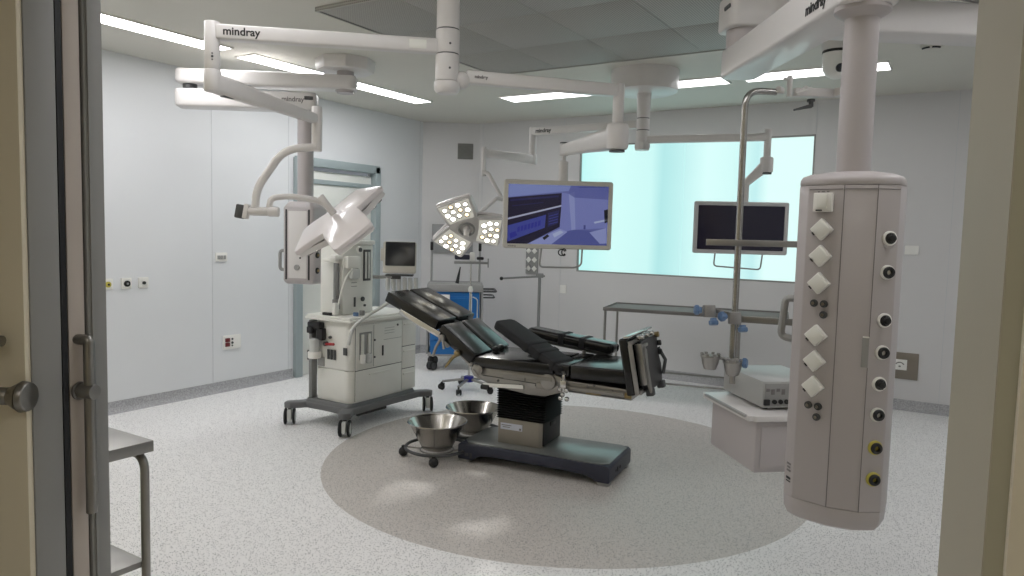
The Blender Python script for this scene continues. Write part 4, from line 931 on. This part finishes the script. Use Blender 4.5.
for v0 in (-.275, .275):
    s = -1 if v0 < 0 else 1
    b = MB(); b.beam((-1.05, v0*1.0, 1.022), (-.72, v0*1.0, .880), .016, .042, .004); b.beam((-1.0, v0*.98, .985), (-.71, v0*.98, .862), .010, .018, .003); b.cyl((-.74, v0*.7, .885), (-.74, v0*1.02, .885), .018, seg=16, bev=.003)
    b.build('leg_rail', 'chrome', t)
    b = MB(); b.beam((-.72, v0*.9, .87), (-.66, v0*.9, .80), .03, .036, .006); b.beam((-.66, v0*.95, .84), (-.47, v0*.95, .69), .012, .028, .003); b.cyl((-.70, v0*.8, .86), (-.70, v0*1.06, .86), .024, seg=16, bev=.004); b.cyl((-.58, v0*.9, .77), (-.58, v0*1.06, .77), .020, seg=16, bev=.004)
    b.build('hinge_bracket', 'alu', t)
    b = MB(); b.tube([(-.70, v0*1.04, .86), (-.735, v0*1.08, .80), (-.76, v0*1.08, .73)], .010, 10); b.tube([(-.69, v0*1.04, .86), (-.67, v0*1.1, .79)], .009, 10); b.build('lever', 'alu', t)
    b = MB(); b.tube([(-.565, v0*1.04, .765), (-.60, v0*1.1, .735), (-.655, v0*1.1, .665)], [.014, .012, .008], 10); b.sphere((-.57, v0*1.06, .765), .022, seg=12); b.build('brass_lever', 'brass', t)
# upright head section at the right-hand end
ME = Matrix.Translation((.680, 0, .605)) @ Matrix.Rotation(rad(-11), 4, 'Y')
b = MB(); b.box((-.03, 0, .19), (.055, .54, .36), bev=.014, seg=3, Mx=ME); hp = b.build('head_cushion', 'leather', t)
b = MB()
for v in (-.265, .265): b.box((.012, v, .17), (.026, .022, .31), bev=.004, Mx=ME)
b.box((.012, 0, .335), (.024, .54, .024), bev=.004, Mx=ME); b.box((.012, 0, .02), (.03, .46, .03), bev=.004, Mx=ME); b.build('head_frame', 'alu', t)
b = MB(); b.box((.0, 0, .376), (.040, .57, .012), bev=.003, Mx=ME); b.build('top_bar', 'chrome', t)
b = MB(); b.box((.028, .04, .17), (.018, .44, .30), bev=.006, Mx=ME); b.prism([(-.2, .05), (-.12, .0), (.20, .0), (.24, .12), (.20, .22), (.24, .32), (-.18, .32)], 0, .018, Mx=ME @ axes_matrix((.034, .02, .01), V((0, 1, 0)), V((0, 0, 1)), V((1, 0, 0)))); b.build('back_cover', 'black', t)
b = MB(); b.box((.045, -.20, .19), (.05, .03, .26), bev=.006, Mx=ME); b.box((.055, -.13, .30), (.03, .14, .02), bev=.004, Mx=ME); b.prism([(0, .05), (.035, .0), (.06, .02), (.05, .16), (.07, .27), (.03, .30), (.0, .24)], 0, .012, Mx=ME @ axes_matrix((.062, -.19, .0), V((0, 1, 0)), V((0, 0, 1)), V((1, 0, 0)))); b.build('adjust_bracket', 'steel2', t)
b = MB(); b.cyl(ME @ V((.05, -.17, .355)), ME @ V((.05, .12, .355)), .009, seg=12)
for v in (-.15, -.02, .10): b.cyl(ME @ V((.03, v, .355)), ME @ V((.075, v, .355)), .016, seg=14, bev=.003)
b.build('cross_rod', 'chrome', t)
for v, zz in ((.23, .33), (.25, .27), (.24, .21)):
    b = MB(); b.cyl(ME @ V((.03, v, zz)), ME @ V((.075, v, zz)), .019, seg=16, bev=.004); b.build('knob', 'brass' if zz > .3 else 'ink', t)
b = MB(); b.tube([ME @ V((.05, .25, .24)), ME @ V((.085, .26, .15)), ME @ V((.06, .24, .06))], .012, 8); b.build('release_lever', 'dgrey', t)
for v in (-.10, .19):
    b = MB(); b.box((.05, v, .0), (.05, .055, .05), bev=.008, Mx=ME); b.build('mount_block', 'dgrey', t)
# armboards with straps
WT = WM[t.name].inverted()
def armboard(P, Q, w, th, m, straps, rnd=.012, up=V((0, 0, 1)), roll=0.0):
    P, Q = WT @ V(P), WT @ V(Q); d = (Q-P); L = d.length; d.normalize(); y = up.cross(d).normalized(); z_ = d.cross(y)
    Mx = axes_matrix(P, d, y, z_) @ Matrix.Rotation(roll, 4, 'X')
    b = MB(); b.prism([(x+L/2, yy) for x, yy in rrect(L, w, w*.22)], 0, th, Mx=Mx, bev=rnd, seg=3); o = b.build('armboard', m, t)
    b = MB(); b.box((L*.55, 0, -.012), (L*.8, w*.6, .02), bev=.004, Mx=Mx); b.build('armboard_plate', 'dgrey', o)
    for s_ in straps:
        b = MB(); b.box((L*s_, 0, th/2), (.045, w+.008, th+.008), bev=.006, Mx=Mx); b.build('strap', 'cloth', o)
    return o
armboard(W(501, 326, 5.10), W(569, 374, 4.73), .21, .055, 'cloth', (.50, .66, .86))
armboard(W(531, 336, 5.45), W(615, 354, 5.10), .15, .075, 'leather', (.42, .66), .024)
b = MB(); b.tube([(.17, -.22, .74), (.205, -.27, .70)], .012, 8); b.cyl((.16, .24, .70), (.16, .24, .78), .014, seg=12); b.cyl((.45, .24, .70), (.45, .24, .77), .014, seg=12); b.build('armboard_post', 'steel2', t)

# ================================================================== ANAESTHESIA MACHINE
AX, AY = -4.265, 4.50
t = thing('anaesthesia_machine', 'cream anaesthesia machine with drawers and a tower on dark grey castor base', 'anaesthesia machine', (AX, AY, 0))
def onX(px, py, X): r = ray(px, py); k = X/r.x; return r*k+V((0, 0, EYE))-V((AX, AY, 0))
def onY(px, py, Y): r = ray(px, py); k = Y/r.y; return r*k+V((0, 0, EYE))-V((AX, AY, 0))
half = [(.0, -.43), (.20, -.44), (.27, -.55), (.33, -.555), (.355, -.50), (.285, -.40), (.275, .0), (.285, .42), (.355, .49), (.33, .545), (.27, .54), (.20, .45), (0, .44)]
outl_ = half + [(-x, y) for x, y in half[::-1]][1:-1]
b = MB(); b.prism(outl_, .135, .185, bev=.008); b.prism(rrect(.50, .86, .04), .175, .212, bev=.006, top=rrect(.47, .82, .04)); b.build('base_frame', 'baseg', t)
b = MB(); b.box((.235, -.14, .125), (.03, .34, .04), bev=.006); b.box((.25, -.20, .13), (.02, .05, .03), bev=.004); b.build('foot_brake', 'ink', t)
def castor(parent, x, y, r, rz, zt, mcover='mgrey', w=.026, name='castor'):
    Mc = Matrix.Translation((x, y, 0)) @ Matrix.Rotation(rz, 4, 'Z'); b = MB()
    for s in (-1, 1): b.cyl(Mc @ V((.012, s*(w*.55+.005), r)), Mc @ V((.012, s*(w*.55+.005+w*.6), r)), r, seg=24, bev=r*.15)
    b.box((.008, 0, r+.3*(zt-r)), (.04*r/.05, w*.8, zt-r*.6), bev=.004, Mx=Mc); b.cyl(Mc @ V((0, 0, zt-.02)), Mc @ V((0, 0, zt)), .011*r/.05, seg=12)
    o = b.build(name, 'rubber', parent)
    b = MB()
    for s in (-1, 1): b.cyl(Mc @ V((.012, s*(w*.55+w*.6), r)), Mc @ V((.012, s*(w*.55+.006+w*.6), r)), r*.68, seg=20, bev=.002)
    b.box((.004, 0, r+.016), (r*1.9, w*.95, r*1.35), bev=.006, Mx=Mc); b.build('castor_cover', mcover, o)
    return o
for x, y, a in ((-.31, -.51, -.85), (.31, -.51, -1.0), (.31, .50, -.8), (-.31, .50, -.6)): castor(t, x, y, .066, a, .15, 'clear', .034)
b = MB(); b.prism(rrect(.41, .80, .07, 6), .212, .470, Mx=Matrix.Translation((.03, .02, 0)), bev=.004); b.prism(rrect(.41, .80, .07, 6), .474, .858, Mx=Matrix.Translation((.03, .02, 0)), bev=.004); bd = b.build('body', 'cream', t)
b = MB(); b.prism(rrect(.53, .86, .03, 4), .862, .885, Mx=Matrix.Translation((.012, .01, 0)), bev=.006); b.prism(rrect(.50, .84, .03, 4), .885, .90, Mx=Matrix.Translation((.0, .01, 0)), bev=.006); b.build('worktop', 'cream2', t)
FXp = .235
def front_box(y0, y1, z0, z1, name, m, th=.008, bev=.003, par=None, off=0):
    b = MB(); b.box((FXp+th/2+off, (y0+y1)/2, (z0+z1)/2), (th, y1-y0, z1-z0), bev=bev); return b.build(name, m, par or t)
ys = .225
b = MB(); b.box((FXp+.0005, .035, .53), (.003, .735, .61)); b.build('drawer_gap_shade', 'dgrey', t)  # dark sheet behind the drawers stands in for the shade in the gaps
for (y0, y1, z0, z1) in ((-.33, ys-.003, .225, .468), (ys+.003, .405, .225, .405), (ys+.003, .405, .411, .600), (ys+.003, .405, .606, .835)):
    dr = front_box(y0, y1, z0, z1, 'drawer', 'cream'); w_ = (y1-y0)
    b = MB(); b.box((FXp+.012, (y0+y1)/2, z1-.040), (.014, min(w_*.86, .26), .016), bev=.005); b.build('drawer_handle', 'cream2', dr)
up = front_box(-.33, ys-.003, .474, .835, 'upper_panel', 'cream')
front_box(-.295, -.155, .555, .775, 'canister_bay', 'mgrey', .004, .001, up, .007)
for y in (-.265, -.190):
    b = MB(); b.box((FXp+.016, y, .66), (.014, .028, .20), bev=.004); b.build('bay_divider', 'cream', up)
for y, m_ in ((-.27, 'white'), (-.20, 'clear')):
    b = MB(); b.cyl((FXp+.022, y, .525), (FXp+.022, y, .60), .024, seg=20, bev=.005); b.build('canister', m_, up)
front_box(-.03, -.015, .56, .645, 'latch', 'ink', .008, .002, up, .008)
b = MB()
for k in range(3): b.box((FXp+.0095, .06, .785-k*.022), (.002, .12, .003))
b.box((FXp+.0095, .10, .69), (.002, .22, .003)); b.box((FXp+.0095, -.13, .655), (.002, .004, .34)); b.build('panel_groove', 'mgrey', up)
for y, zz in ((-.12, .70), (-.12, .56), (.16, .80)):
    b = MB(); b.cyl((FXp+.008, y, zz), (FXp+.016, y, zz), .009, seg=14, bev=.002); b.build('button', 'dgrey', up)
# side facing the doorway
sy = -.383
def side_box(x0, x1, z0, z1, name, m, th=.02, bev=.004, par=None, off=0):
    b = MB(); b.box(((x0+x1)/2, sy-th/2-off, (z0+z1)/2), (x1-x0, th, z1-z0), bev=bev); return b.build(name, m, par or t)
b = MB(); b.box((-.205, sy+.02, .53), (.036, .06, .64), bev=.004); b.build('side_rail', 'grey', t)
side_box(-.19, -.05, .79, .845, 'suction_regulator', 'ink', .06, .01); side_box(-.10, -.03, .70, .80, 'regulator_body', 'ink', .05, .012)
b = MB(); b.cyl((-.19, sy-.03, .75), (-.19, sy-.03, .80), .024, seg=18, bev=.004); b.cyl((-.14, sy-.045, .775), (-.14, sy-.075, .775), .026, seg=18, bev=.005); b.build('gauge', 'black', t)
b = MB(); b.lathe([(.036, 0), (.040, .02), (.043, .11), (0, .115)], Matrix.Translation((-.115, sy-.05, .60)), 22); b.lathe([(0, -.002), (.036, 0)], Matrix.Translation((-.115, sy-.05, .60)), 22); b.build('suction_jar', 'clear', t)
b = MB(); b.lathe([(0, 0), (.052, 0), (.054, .008), (.054, .045), (.050, .052), (0, .052)], Matrix.Translation((-.11, sy-.052, .555)), 22); b.build('jar_holder', 'white', t)
b = MB(); b.beam((-.01, sy-.03, .675), (.10, sy-.045, .685), .02, .022, .008); b.build('oxygen_lever', 'red', t)
b = MB(); b.cyl((-.02, sy, .675), (-.02, sy-.035, .675), .018, seg=16, bev=.003); b.build('lever_hub', 'dgrey', t)
b = MB(); b.cyl((.02, sy, .73), (.02, sy-.02, .73), .012, seg=16, bev=.003); b.build('side_knob', 'dgrey', t)
for x in (-.005, .03, .065): side_box(x-.013, x+.013, .55, .63, 'pressure_gauge', 'dgrey', .006, .002)
side_box(-.125, -.05, .485, .56, 'vent_grille', 'mgrey', .006, .002)
side_box(.16, .20, .60, .66, 'side_socket', 'dgrey', .008, .003)
side_box(-.243, -.225, .52, .60, 'side_clip', 'ink', .02, .003, off=-.01)
# tower on the worktop
TX0, TX1, TY0, TY1 = -.205, .055, -.29, .06
b = MB(); b.prism([(TX0, TY0), (TX1, TY0), (TX1, TY1), (TX0, TY1)], .90, 1.47, bev=.012); b.prism([(TX0+.01, TY0+.01), (TX1+.03, TY0+.01), (TX1+.03, TY1-.01), (TX0+.01, TY1-.01)], 1.47, 1.505, bev=.008); tw = b.build('tower', 'cream', t)
b = MB(); b.box((TX1+.004, TY0+.27, 1.30), (.008, .085, .26), bev=.003); b.build('flow_tubes', 'dgrey', tw)
for k in range(2):
    b = MB(); b.cyl((TX1+.012, TY0+.25+k*.035, 1.19), (TX1+.012, TY0+.25+k*.035, 1.41), .010, seg=12); b.build('flow_tube', 'clear', tw)
b = MB(); b.box((TX1+.02, TY0+.085, 1.33), (.05, .15, .10), bev=.014); b.cyl((TX1+.045, TY0+.13, 1.43), (TX1+.06, TY0+.13, 1.43), .030, seg=20, bev=.004); b.build('vaporizer', 'cream2', tw)
b = MB(); b.box((TX1+.03, TY0+.10, 1.235), (.05, .09, .09), bev=.018); b.build('vaporizer', 'clear', tw)
b = MB(); b.cyl((TX1+.058, TY0+.13, 1.43), (TX1+.066, TY0+.13, 1.43), .018, seg=16); b.build('dial', 'dgrey', tw)
b = MB(); b.box((TX1+.004, TY0+.13, 1.00), (.008, .018, .08), bev=.002); b.cyl((TX1, TY0+.22, 1.02), (TX1+.014, TY0+.22, 1.02), .020, seg=18, bev=.003); b.cyl((TX1, TY0+.245, .965), (TX1+.012, TY0+.245, .965), .010, seg=14); b.build('control_knob', 'dgrey', tw)
b = MB(); b.box((TX1+.004, TY0+.12, 1.16), (.006, .06, .005)); b.box((TX1+.004, TY0+.12, 1.13), (.006, .06, .005)); b.build('groove', 'mgrey', tw)
b = MB(); b.cyl((TX1-.04, TY0-.035, .93), (TX1-.04, TY0-.035, 1.32), .022, seg=16, bev=.003); b.cyl((TX1-.04, TY0-.035, .95), (TX1-.04, TY0-.035, 1.03), .030, seg=16, bev=.004); b.build('absorber_column', 'grey', t)
b = MB(); b.box((TX1-.035, TY0-.04, 1.37), (.07, .09, .035), bev=.01); b.box((TX1-.10, TY0-.04, 1.345), (.15, .05, .03), bev=.01); b.build('absorber_head', 'cream2', t)
b = MB(); b.tube(fil([(TX1+.01, TY0-.06, .99), (TX1+.03, TY0-.04, 1.12), (TX1+.06, TY0-.02, 1.22), (TX1+.05, TY0+.05, 1.28)], .08), .008, 8); b.build('gas_hose', 'cream2', t)
b = MB(); b.box((TX1-.02, TY0-.06, .955), (.035, .05, .10), bev=.008); b.build('flow_sensor', 'white', t)
b = MB(); b.box((TX1-.09, TY0-.075, .912), (.10, .03, .022), bev=.004); b.build('sensor_clip', 'ink', t)
for k, m_ in enumerate(('knobb', 'grey')):
    b = MB(); b.cyl((.16, -.25+k*.07, .90), (.16, -.25+k*.07, .93+.01*k), .022, seg=18, bev=.004); b.build('vial_cap', m_, t)
# swing-arm display
b = MB(); a0, a1 = V((TX1+.02, TY1-.02, 1.20)), WM[t.name].inverted() @ W(391, 276, 5.75)
b.tube(fil([a0, a0+V((.06, .02, .0)), a1], .03), .016, 10); b.build('display_arm', 'mgrey', t)
dc = W(399.5, 257.5, 5.75); rzd = YAW-math.atan((400-512)/FPX)-rad(6)
Md = WM[t.name].inverted() @ Matrix.Translation(dc) @ Matrix.Rotation(rzd, 4, 'Z') @ Matrix.Rotation(rad(-4), 4, 'X')
fxm = Md @ axes_matrix((0, 0, 0), V((1, 0, 0)), V((0, 0, 1)), V((0, -1, 0)))
b = MB(); b.prism(rrect(.262, .255, .018), -.05, 0, Mx=fxm, bev=.008); b.box((-.135, .02, -.02), (.03, .10, .04), bev=.006, Mx=fxm @ Matrix.Identity(4)); dp = b.build('display', 'bezel', t)
b = MB(); b.prism(rrect(.232, .185, .008), .0, .004, Mx=fxm @ Matrix.Translation((.006, .028, 0))); b.build('screen', 'dscreen2', dp)
b = MB(); b.prism(rrect(.236, .19, .008), -.001, .0025, Mx=fxm @ Matrix.Translation((.006, .028, 0))); b.build('screen_border', 'ink', dp)
b = MB(); b.box((.0, -.14, -.03), (.22, .012, .08), rot=(.1, 0, 0), bev=.004, Mx=fxm); b.box((-.03, -.158, -.03), (.08, .03, .05), bev=.006, Mx=fxm); b.build('display_bracket', 'dgrey', dp)
b = MB()
for k in range(6):
    p0 = fxm @ V((-.10+k*.045, -.16, -.09)); b.tube([p0, p0+V((0, 0, -.05)), p0+V((.006*(k % 2), 0, -.105))], [.016, .019, .014], 10)
b.build('cable_connectors', 'clear', t)
wi = WM[t.name].inverted()
b = MB(); b.tube(fil([wi @ W(396, 296, 5.6), wi @ W(384, 306, 5.55), wi @ W(366, 316, 5.5), wi @ W(352, 328, 5.45), wi @ W(348.5, 345, 5.45)], .12, 6), .013, 10); b.build('breathing_hose', 'clear', t)

# ================================================================== CART, STANDS, TABLES
cc = W(455, 300, 8.45); th = YAW-math.atan((455-512)/FPX)
t = thing('medical_cart', 'blue drawer cart with a grey top and two uprights in the far left corner', 'cart', (cc.x, cc.y, 0), th)
b = MB(); b.box((0, 0, .56), (.56, .42, .70), bev=.012); b.build('body', 'blue', t)
for k in range(4):
    b = MB(); b.box((0, -.214, .27+k*.17), (.53, .014, .155), bev=.004); d_ = b.build('drawer', 'blue', t)
    b = MB(); b.box((0, -.227, .32+k*.17), (.40, .014, .018), bev=.004); b.build('drawer_handle', 'blue', d_)
b = MB(); b.box((0, 0, .955), (.64, .46, .085), bev=.010); b.build('top_tray', 'mgrey', t)
b = MB(); b.box((-.31, -.0, .56), (.025, .40, .74), bev=.004); b.box((.31, 0, .56), (.025, .40, .74), bev=.004); b.box((0, 0, .19), (.60, .44, .04), bev=.008); b.build('frame', 'mgrey', t)
b = MB()
for x in (-.285, .285): b.cyl((x, .18, .99), (x, .18, 1.50), .013, seg=12)
b.cyl((-.285, .18, 1.0), (.285, .18, 1.0), .010, seg=10); b.build('upright', 'mgrey', t)
for x in (-.285, .285):
    b = MB(); b.box((x, .175, 1.42), (.035, .035, .10), bev=.006); b.build('clamp', 'ink', t)
b = MB(); b.tube(fil([(.32, -.18, .92), (.47, -.18, .92), (.47, .18, .92), (.32, .18, .92)], .03), .012, 8); b.tube(fil([(.32, -.18, .85), (.45, -.18, .85), (.45, .18, .85), (.32, .18, .85)], .03), .010, 8); b.build('push_handle', 'dgrey', t)
b = MB(); b.box((-.12, -.23, .80), (.12, .02, .16), bev=.003); b.build('clipboard', 'white', t)
b = MB(); b.cyl((.02, -.05, 1.0), (.055, -.05, 1.19), .022, .006, seg=12); b.build('probe', 'ink', t)
for x in (-.26, .26):
    for y in (-.18, .18): castor(t, x, y, .055, .8, .18, 'dgrey', .028)

dn_ = (V((-5.69, 7.59, 0))); nb_ = V((BLx, YB, 0)); nd = (V((XL, BLy, 0))-nb_).normalized(); ang = math.atan2(nd.y, nd.x)
bd_ = nb_+nd*.33
t = thing('notice_board', 'pale grey framed board on the corner wall above the blue cart', 'board', (bd_.x, bd_.y, 1.50), ang)
b = MB(); b.box((0, .010, 0), (.52, .016, .36), bev=.003); b.build('panel', 'glassshelf', t)
b = MB()
for x in (-.26, -.0, .26): b.box((x, .02, 0), (.012, .012, .37))
for z_ in (-.18, .18): b.box((0, .02, z_), (.53, .012, .012))
b.build('frame', 'mgrey', t)

f0 = onz(468.5, 390, 0)
t = thing('infusion_stand', 'wheeled infusion stand with a blue hub behind the raised leg plates', 'stand', (f0.x, f0.y, 0), YAW+.1)
b = MB()
for k in range(5):
    a = rad(90+72*k+12); b.beam((.02*math.cos(a), .02*math.sin(a), .115), (.27*math.cos(a), .27*math.sin(a), .085), .028, .022, .006)
b.build('base_legs', 'alu', t)
for k in range(5):
    a = rad(90+72*k+12); castor(t, .265*math.cos(a), .265*math.sin(a), .030, a+.6, .085, 'black', .016)
b = MB(); b.cyl((0, 0, .085), (0, 0, .145), .050, seg=24, bev=.010); b.build('hub', 'hubb', t)
b = MB(); b.cyl((0, 0, .14), (0, 0, 1.02), .0125, seg=14); b.cyl((0, 0, 1.0), (0, 0, 1.36), .009, seg=14); b.build('pole', 'chrome', t)
b = MB(); b.lathe([(0, 0), (.022, 0), (.026, .02), (.018, .05), (.010, .055)], Matrix.Translation((0, 0, 1.0)), 18); b.build('height_clamp', 'white', t)
b = MB(); b.box((0, 0, 1.29), (.34, .03, .025), bev=.004); b.box((.17, 0, 1.29), (.012, .05, .09), bev=.003); b.build('crossbar', 'mgrey', t)
b = MB(); b.box((-.09, 0, 1.345), (.15, .06, .05), bev=.012); b.build('blue_holder', 'navy', t)
b = MB(); b.box((.01, 0, 1.35), (.05, .05, .09), bev=.01); b.build('joint', 'white', t)
b = MB(); b.box((.09, 0, 1.335), (.07, .05, .03), bev=.01); b.build('hook', 'ink', t)
b = MB(); b.tube(fil([(.01, -.03, .98), (.01, -.05, .70), (.07, -.05, .70), (.07, -.04, .93), (.02, -.03, .95)], .03), .006, 8); b.build('hanging_tube', 'clear', t)

f1 = onz(537, 371, 0)
t = thing('floor_stand', 'thin grey floor stand with a long side rod against the back wall', 'stand', (f1.x, f1.y, 0), YAW)
b = MB(); b.cyl((0, 0, .06), (0, 0, 1.13), .018, seg=14); b.build('pole', 'grey', t)
b = MB(); b.tube([(-.44, 0, 1.07), (.0, 0, 1.105), (.06, 0, 1.11)], .012, 10); b.build('side_rod', 'grey', t)
b = MB(); b.sphere((-.44, 0, 1.07), .022, seg=12); b.build('rod_tip', 'ink', t)
b = MB(); b.box((0, 0, 1.115), (.09, .05, .05), bev=.008); b.build('joint', 'grey', t)
b = MB(); b.cyl((0, 0, 0), (0, 0, .03), .17, .16, seg=28, bev=.006); b.cyl((0, 0, .03), (0, 0, .08), .03, seg=20); b.build('base', 'grey', t)

tc_ = onz(603, 308, .88); th = math.atan2(.25, 1.22)
t = thing('instrument_table', 'long stainless instrument table standing along the back wall under the window', 'table', (tc_.x, tc_.y, 0), th)
b = MB(); b.box((.86, .31, .868), (1.72, .62, .014), bev=.003)
for y in (0.006, .614): b.box((.86, y, .872), (1.72, .014, .035), bev=.004)
for x in (.006, 1.714): b.box((x, .31, .872), (.014, .62, .035), bev=.004)
b.build('table_top', 'satin', t)
for x in (.02, 1.27):
    for y in (.02, .60):
        b = MB(); b.cyl((x, y, .05), (x, y, .862), .0125, seg=14); l_ = b.build('leg', 'steel2', t)
        b = MB(); b.cyl((x, y-.012, .03), (x, y+.012, .03), .03, seg=18, bev=.004); b.cyl((x, y, .03), (x, y, .07), .010, seg=10); b.build('castor', 'rubber', l_)
b = MB()
for y in (.02, .60): b.cyl((.02, y, .18), (1.27, y, .18), .010, seg=12)
for x in (.02, 1.27): b.cyl((x, .02, .18), (x, .60, .18), .010, seg=12)
b.build('lower_frame', 'steel2', t)

# kick buckets: basin standing in a wheeled ring
def bucket(px, py, lab_b, lab_s, rz, sc_=1.0):
    c = onz(px, py, .07); R1 = .208*sc_
    st = thing('bucket_stand', lab_s, 'stand', (c.x, c.y, 0), rz, 'wheeled bucket rings')
    b = MB(); b.tube([(.222*math.cos(a), .222*math.sin(a), .074) for a in [2*PI*k/48 for k in range(48)]], .011, 10, closed=True); b.build('ring', 'dgrey', st)
    b = MB(); b.tube([(.118*math.cos(a), .118*math.sin(a), .055) for a in [2*PI*k/32 for k in range(32)]], .006, 8, closed=True)
    for k in range(4): a = rad(45+90*k); b.tube([(.12*math.cos(a), .12*math.sin(a), .055), (.222*math.cos(a), .222*math.sin(a), .060)], .006, 8)
    b.build('cradle', 'steel2', st)
    f1_ = onz(px-30, py+9, 0); a1 = math.atan2(f1_.y-c.y, f1_.x-c.x)-rz
    for k in range(4):
        a = a1+rad(90*k); x_, y_ = .238*math.cos(a), .238*math.sin(a)
        b = MB(); b.sphere((x_, y_, .034), .034, (1, 1, 1), 16); b.cyl((x_, y_, .04), (x_, y_, .078), .014, seg=12); b.build('castor', 'rubber', st)
    bk = thing('kick_bucket', lab_b, 'bucket', (c.x, c.y, .064), 0, 'stainless basins')
    b = MB(); b.lathe([(0, 0), (.098, 0), (.106, .006), (R1-.012, .178), (R1, .188), (R1+.006, .192), (R1+.004, .197), (R1-.004, .195), (R1-.014, .182), (.104, .012), (.096, .006), (0, .006)], None, 56); b.build('basin', 'basin', bk)
    return bk
bucket(437, 447, 'polished steel basin in the nearer of the two wheeled rings', 'dark wheeled ring stand holding the nearer steel basin', rad(205-45))
bucket(473, 431, 'polished steel basin half behind the operating table base', 'dark wheeled ring stand holding the basin beside the table base', rad(30))

# steel side table by the doorway
t = thing('side_table', 'brushed steel side table with rounded tube legs just inside the doorway at left', 'table', (-2.72, 1.29, 0))
b = MB(); b.box((0, 0, .830), (.75, .31, .040), bev=.003); b.build('table_top', 'steel2', t)
b = MB()
for y in (-.134, .134): 
    b.tube(fil([(.352, y, .02), (.352, y, .795), (-.352, y, .795), (-.352, y, .02)], .06, 8), .0145, 12)
b.build('leg_frame', 'steel2', t)
b = MB(); b.box((0, 0, .41), (.70, .27, .022), bev=.003); b.build('shelf', 'steel2', t)
b = MB()
for x in (-.352, .352):
    for y in (-.134, .134): b.cyl((x, y, 0), (x, y, .03), .016, seg=14)
b.build('foot', 'rubber', t)

# ================================================================== LIGHT, CAMERA, COLOUR
def lamp_spot(parent, p, target, watts, deg, blend):
    ld = bpy.data.lights.new('lamp_beam', 'SPOT'); ld.energy = watts; ld.spot_size = rad(deg); ld.spot_blend = blend; ld.shadow_soft_size = .05; ld.color = (1, .97, .93)
    o = bpy.data.objects.new('lamp_beam', ld); C.objects.link(o); o.parent = parent
    d = (V(target)-V(p)).normalized(); o.matrix_parent_inverse = Matrix.Identity(4)
    mw = frame_z(V(p), -d); o.matrix_basis = WM[parent.name].inverted() @ mw
for a_, w_, (tx, ty), dg in ((0, 75, (468, 484), 12), (120, 60, (404, 495), 10), (240, 60, (476, 510), 11), (60, 45, (520, 540), 14)):
    lamp_spot(lb, MBl @ V((.2*math.cos(rad(a_)), .2*math.sin(rad(a_)), -.085)), onz(tx, ty, 0), w_, dg, .7)
w = bpy.data.worlds.new('World'); bpy.context.scene.world = w; w.use_nodes = True
w.node_tree.nodes['Background'].inputs[0].default_value = (.5, .55, .6, 1); w.node_tree.nodes['Background'].inputs[1].default_value = .3
cd = bpy.data.cameras.new('Camera'); co = bpy.data.objects.new('Camera', cd); C.objects.link(co)
cd.sensor_width = 36; cd.lens = FPX/1024*36; cd.clip_start = .05
co.matrix_world = axes_matrix((0, 0, EYE), cR, cU, -cF)
s = bpy.context.scene; s.camera = co
s.view_settings.view_transform = 'Standard'; s.view_settings.look = 'None'; s.view_settings.gamma = 1; s.view_settings.use_curve_mapping = False
s.view_settings.exposure = 0.12
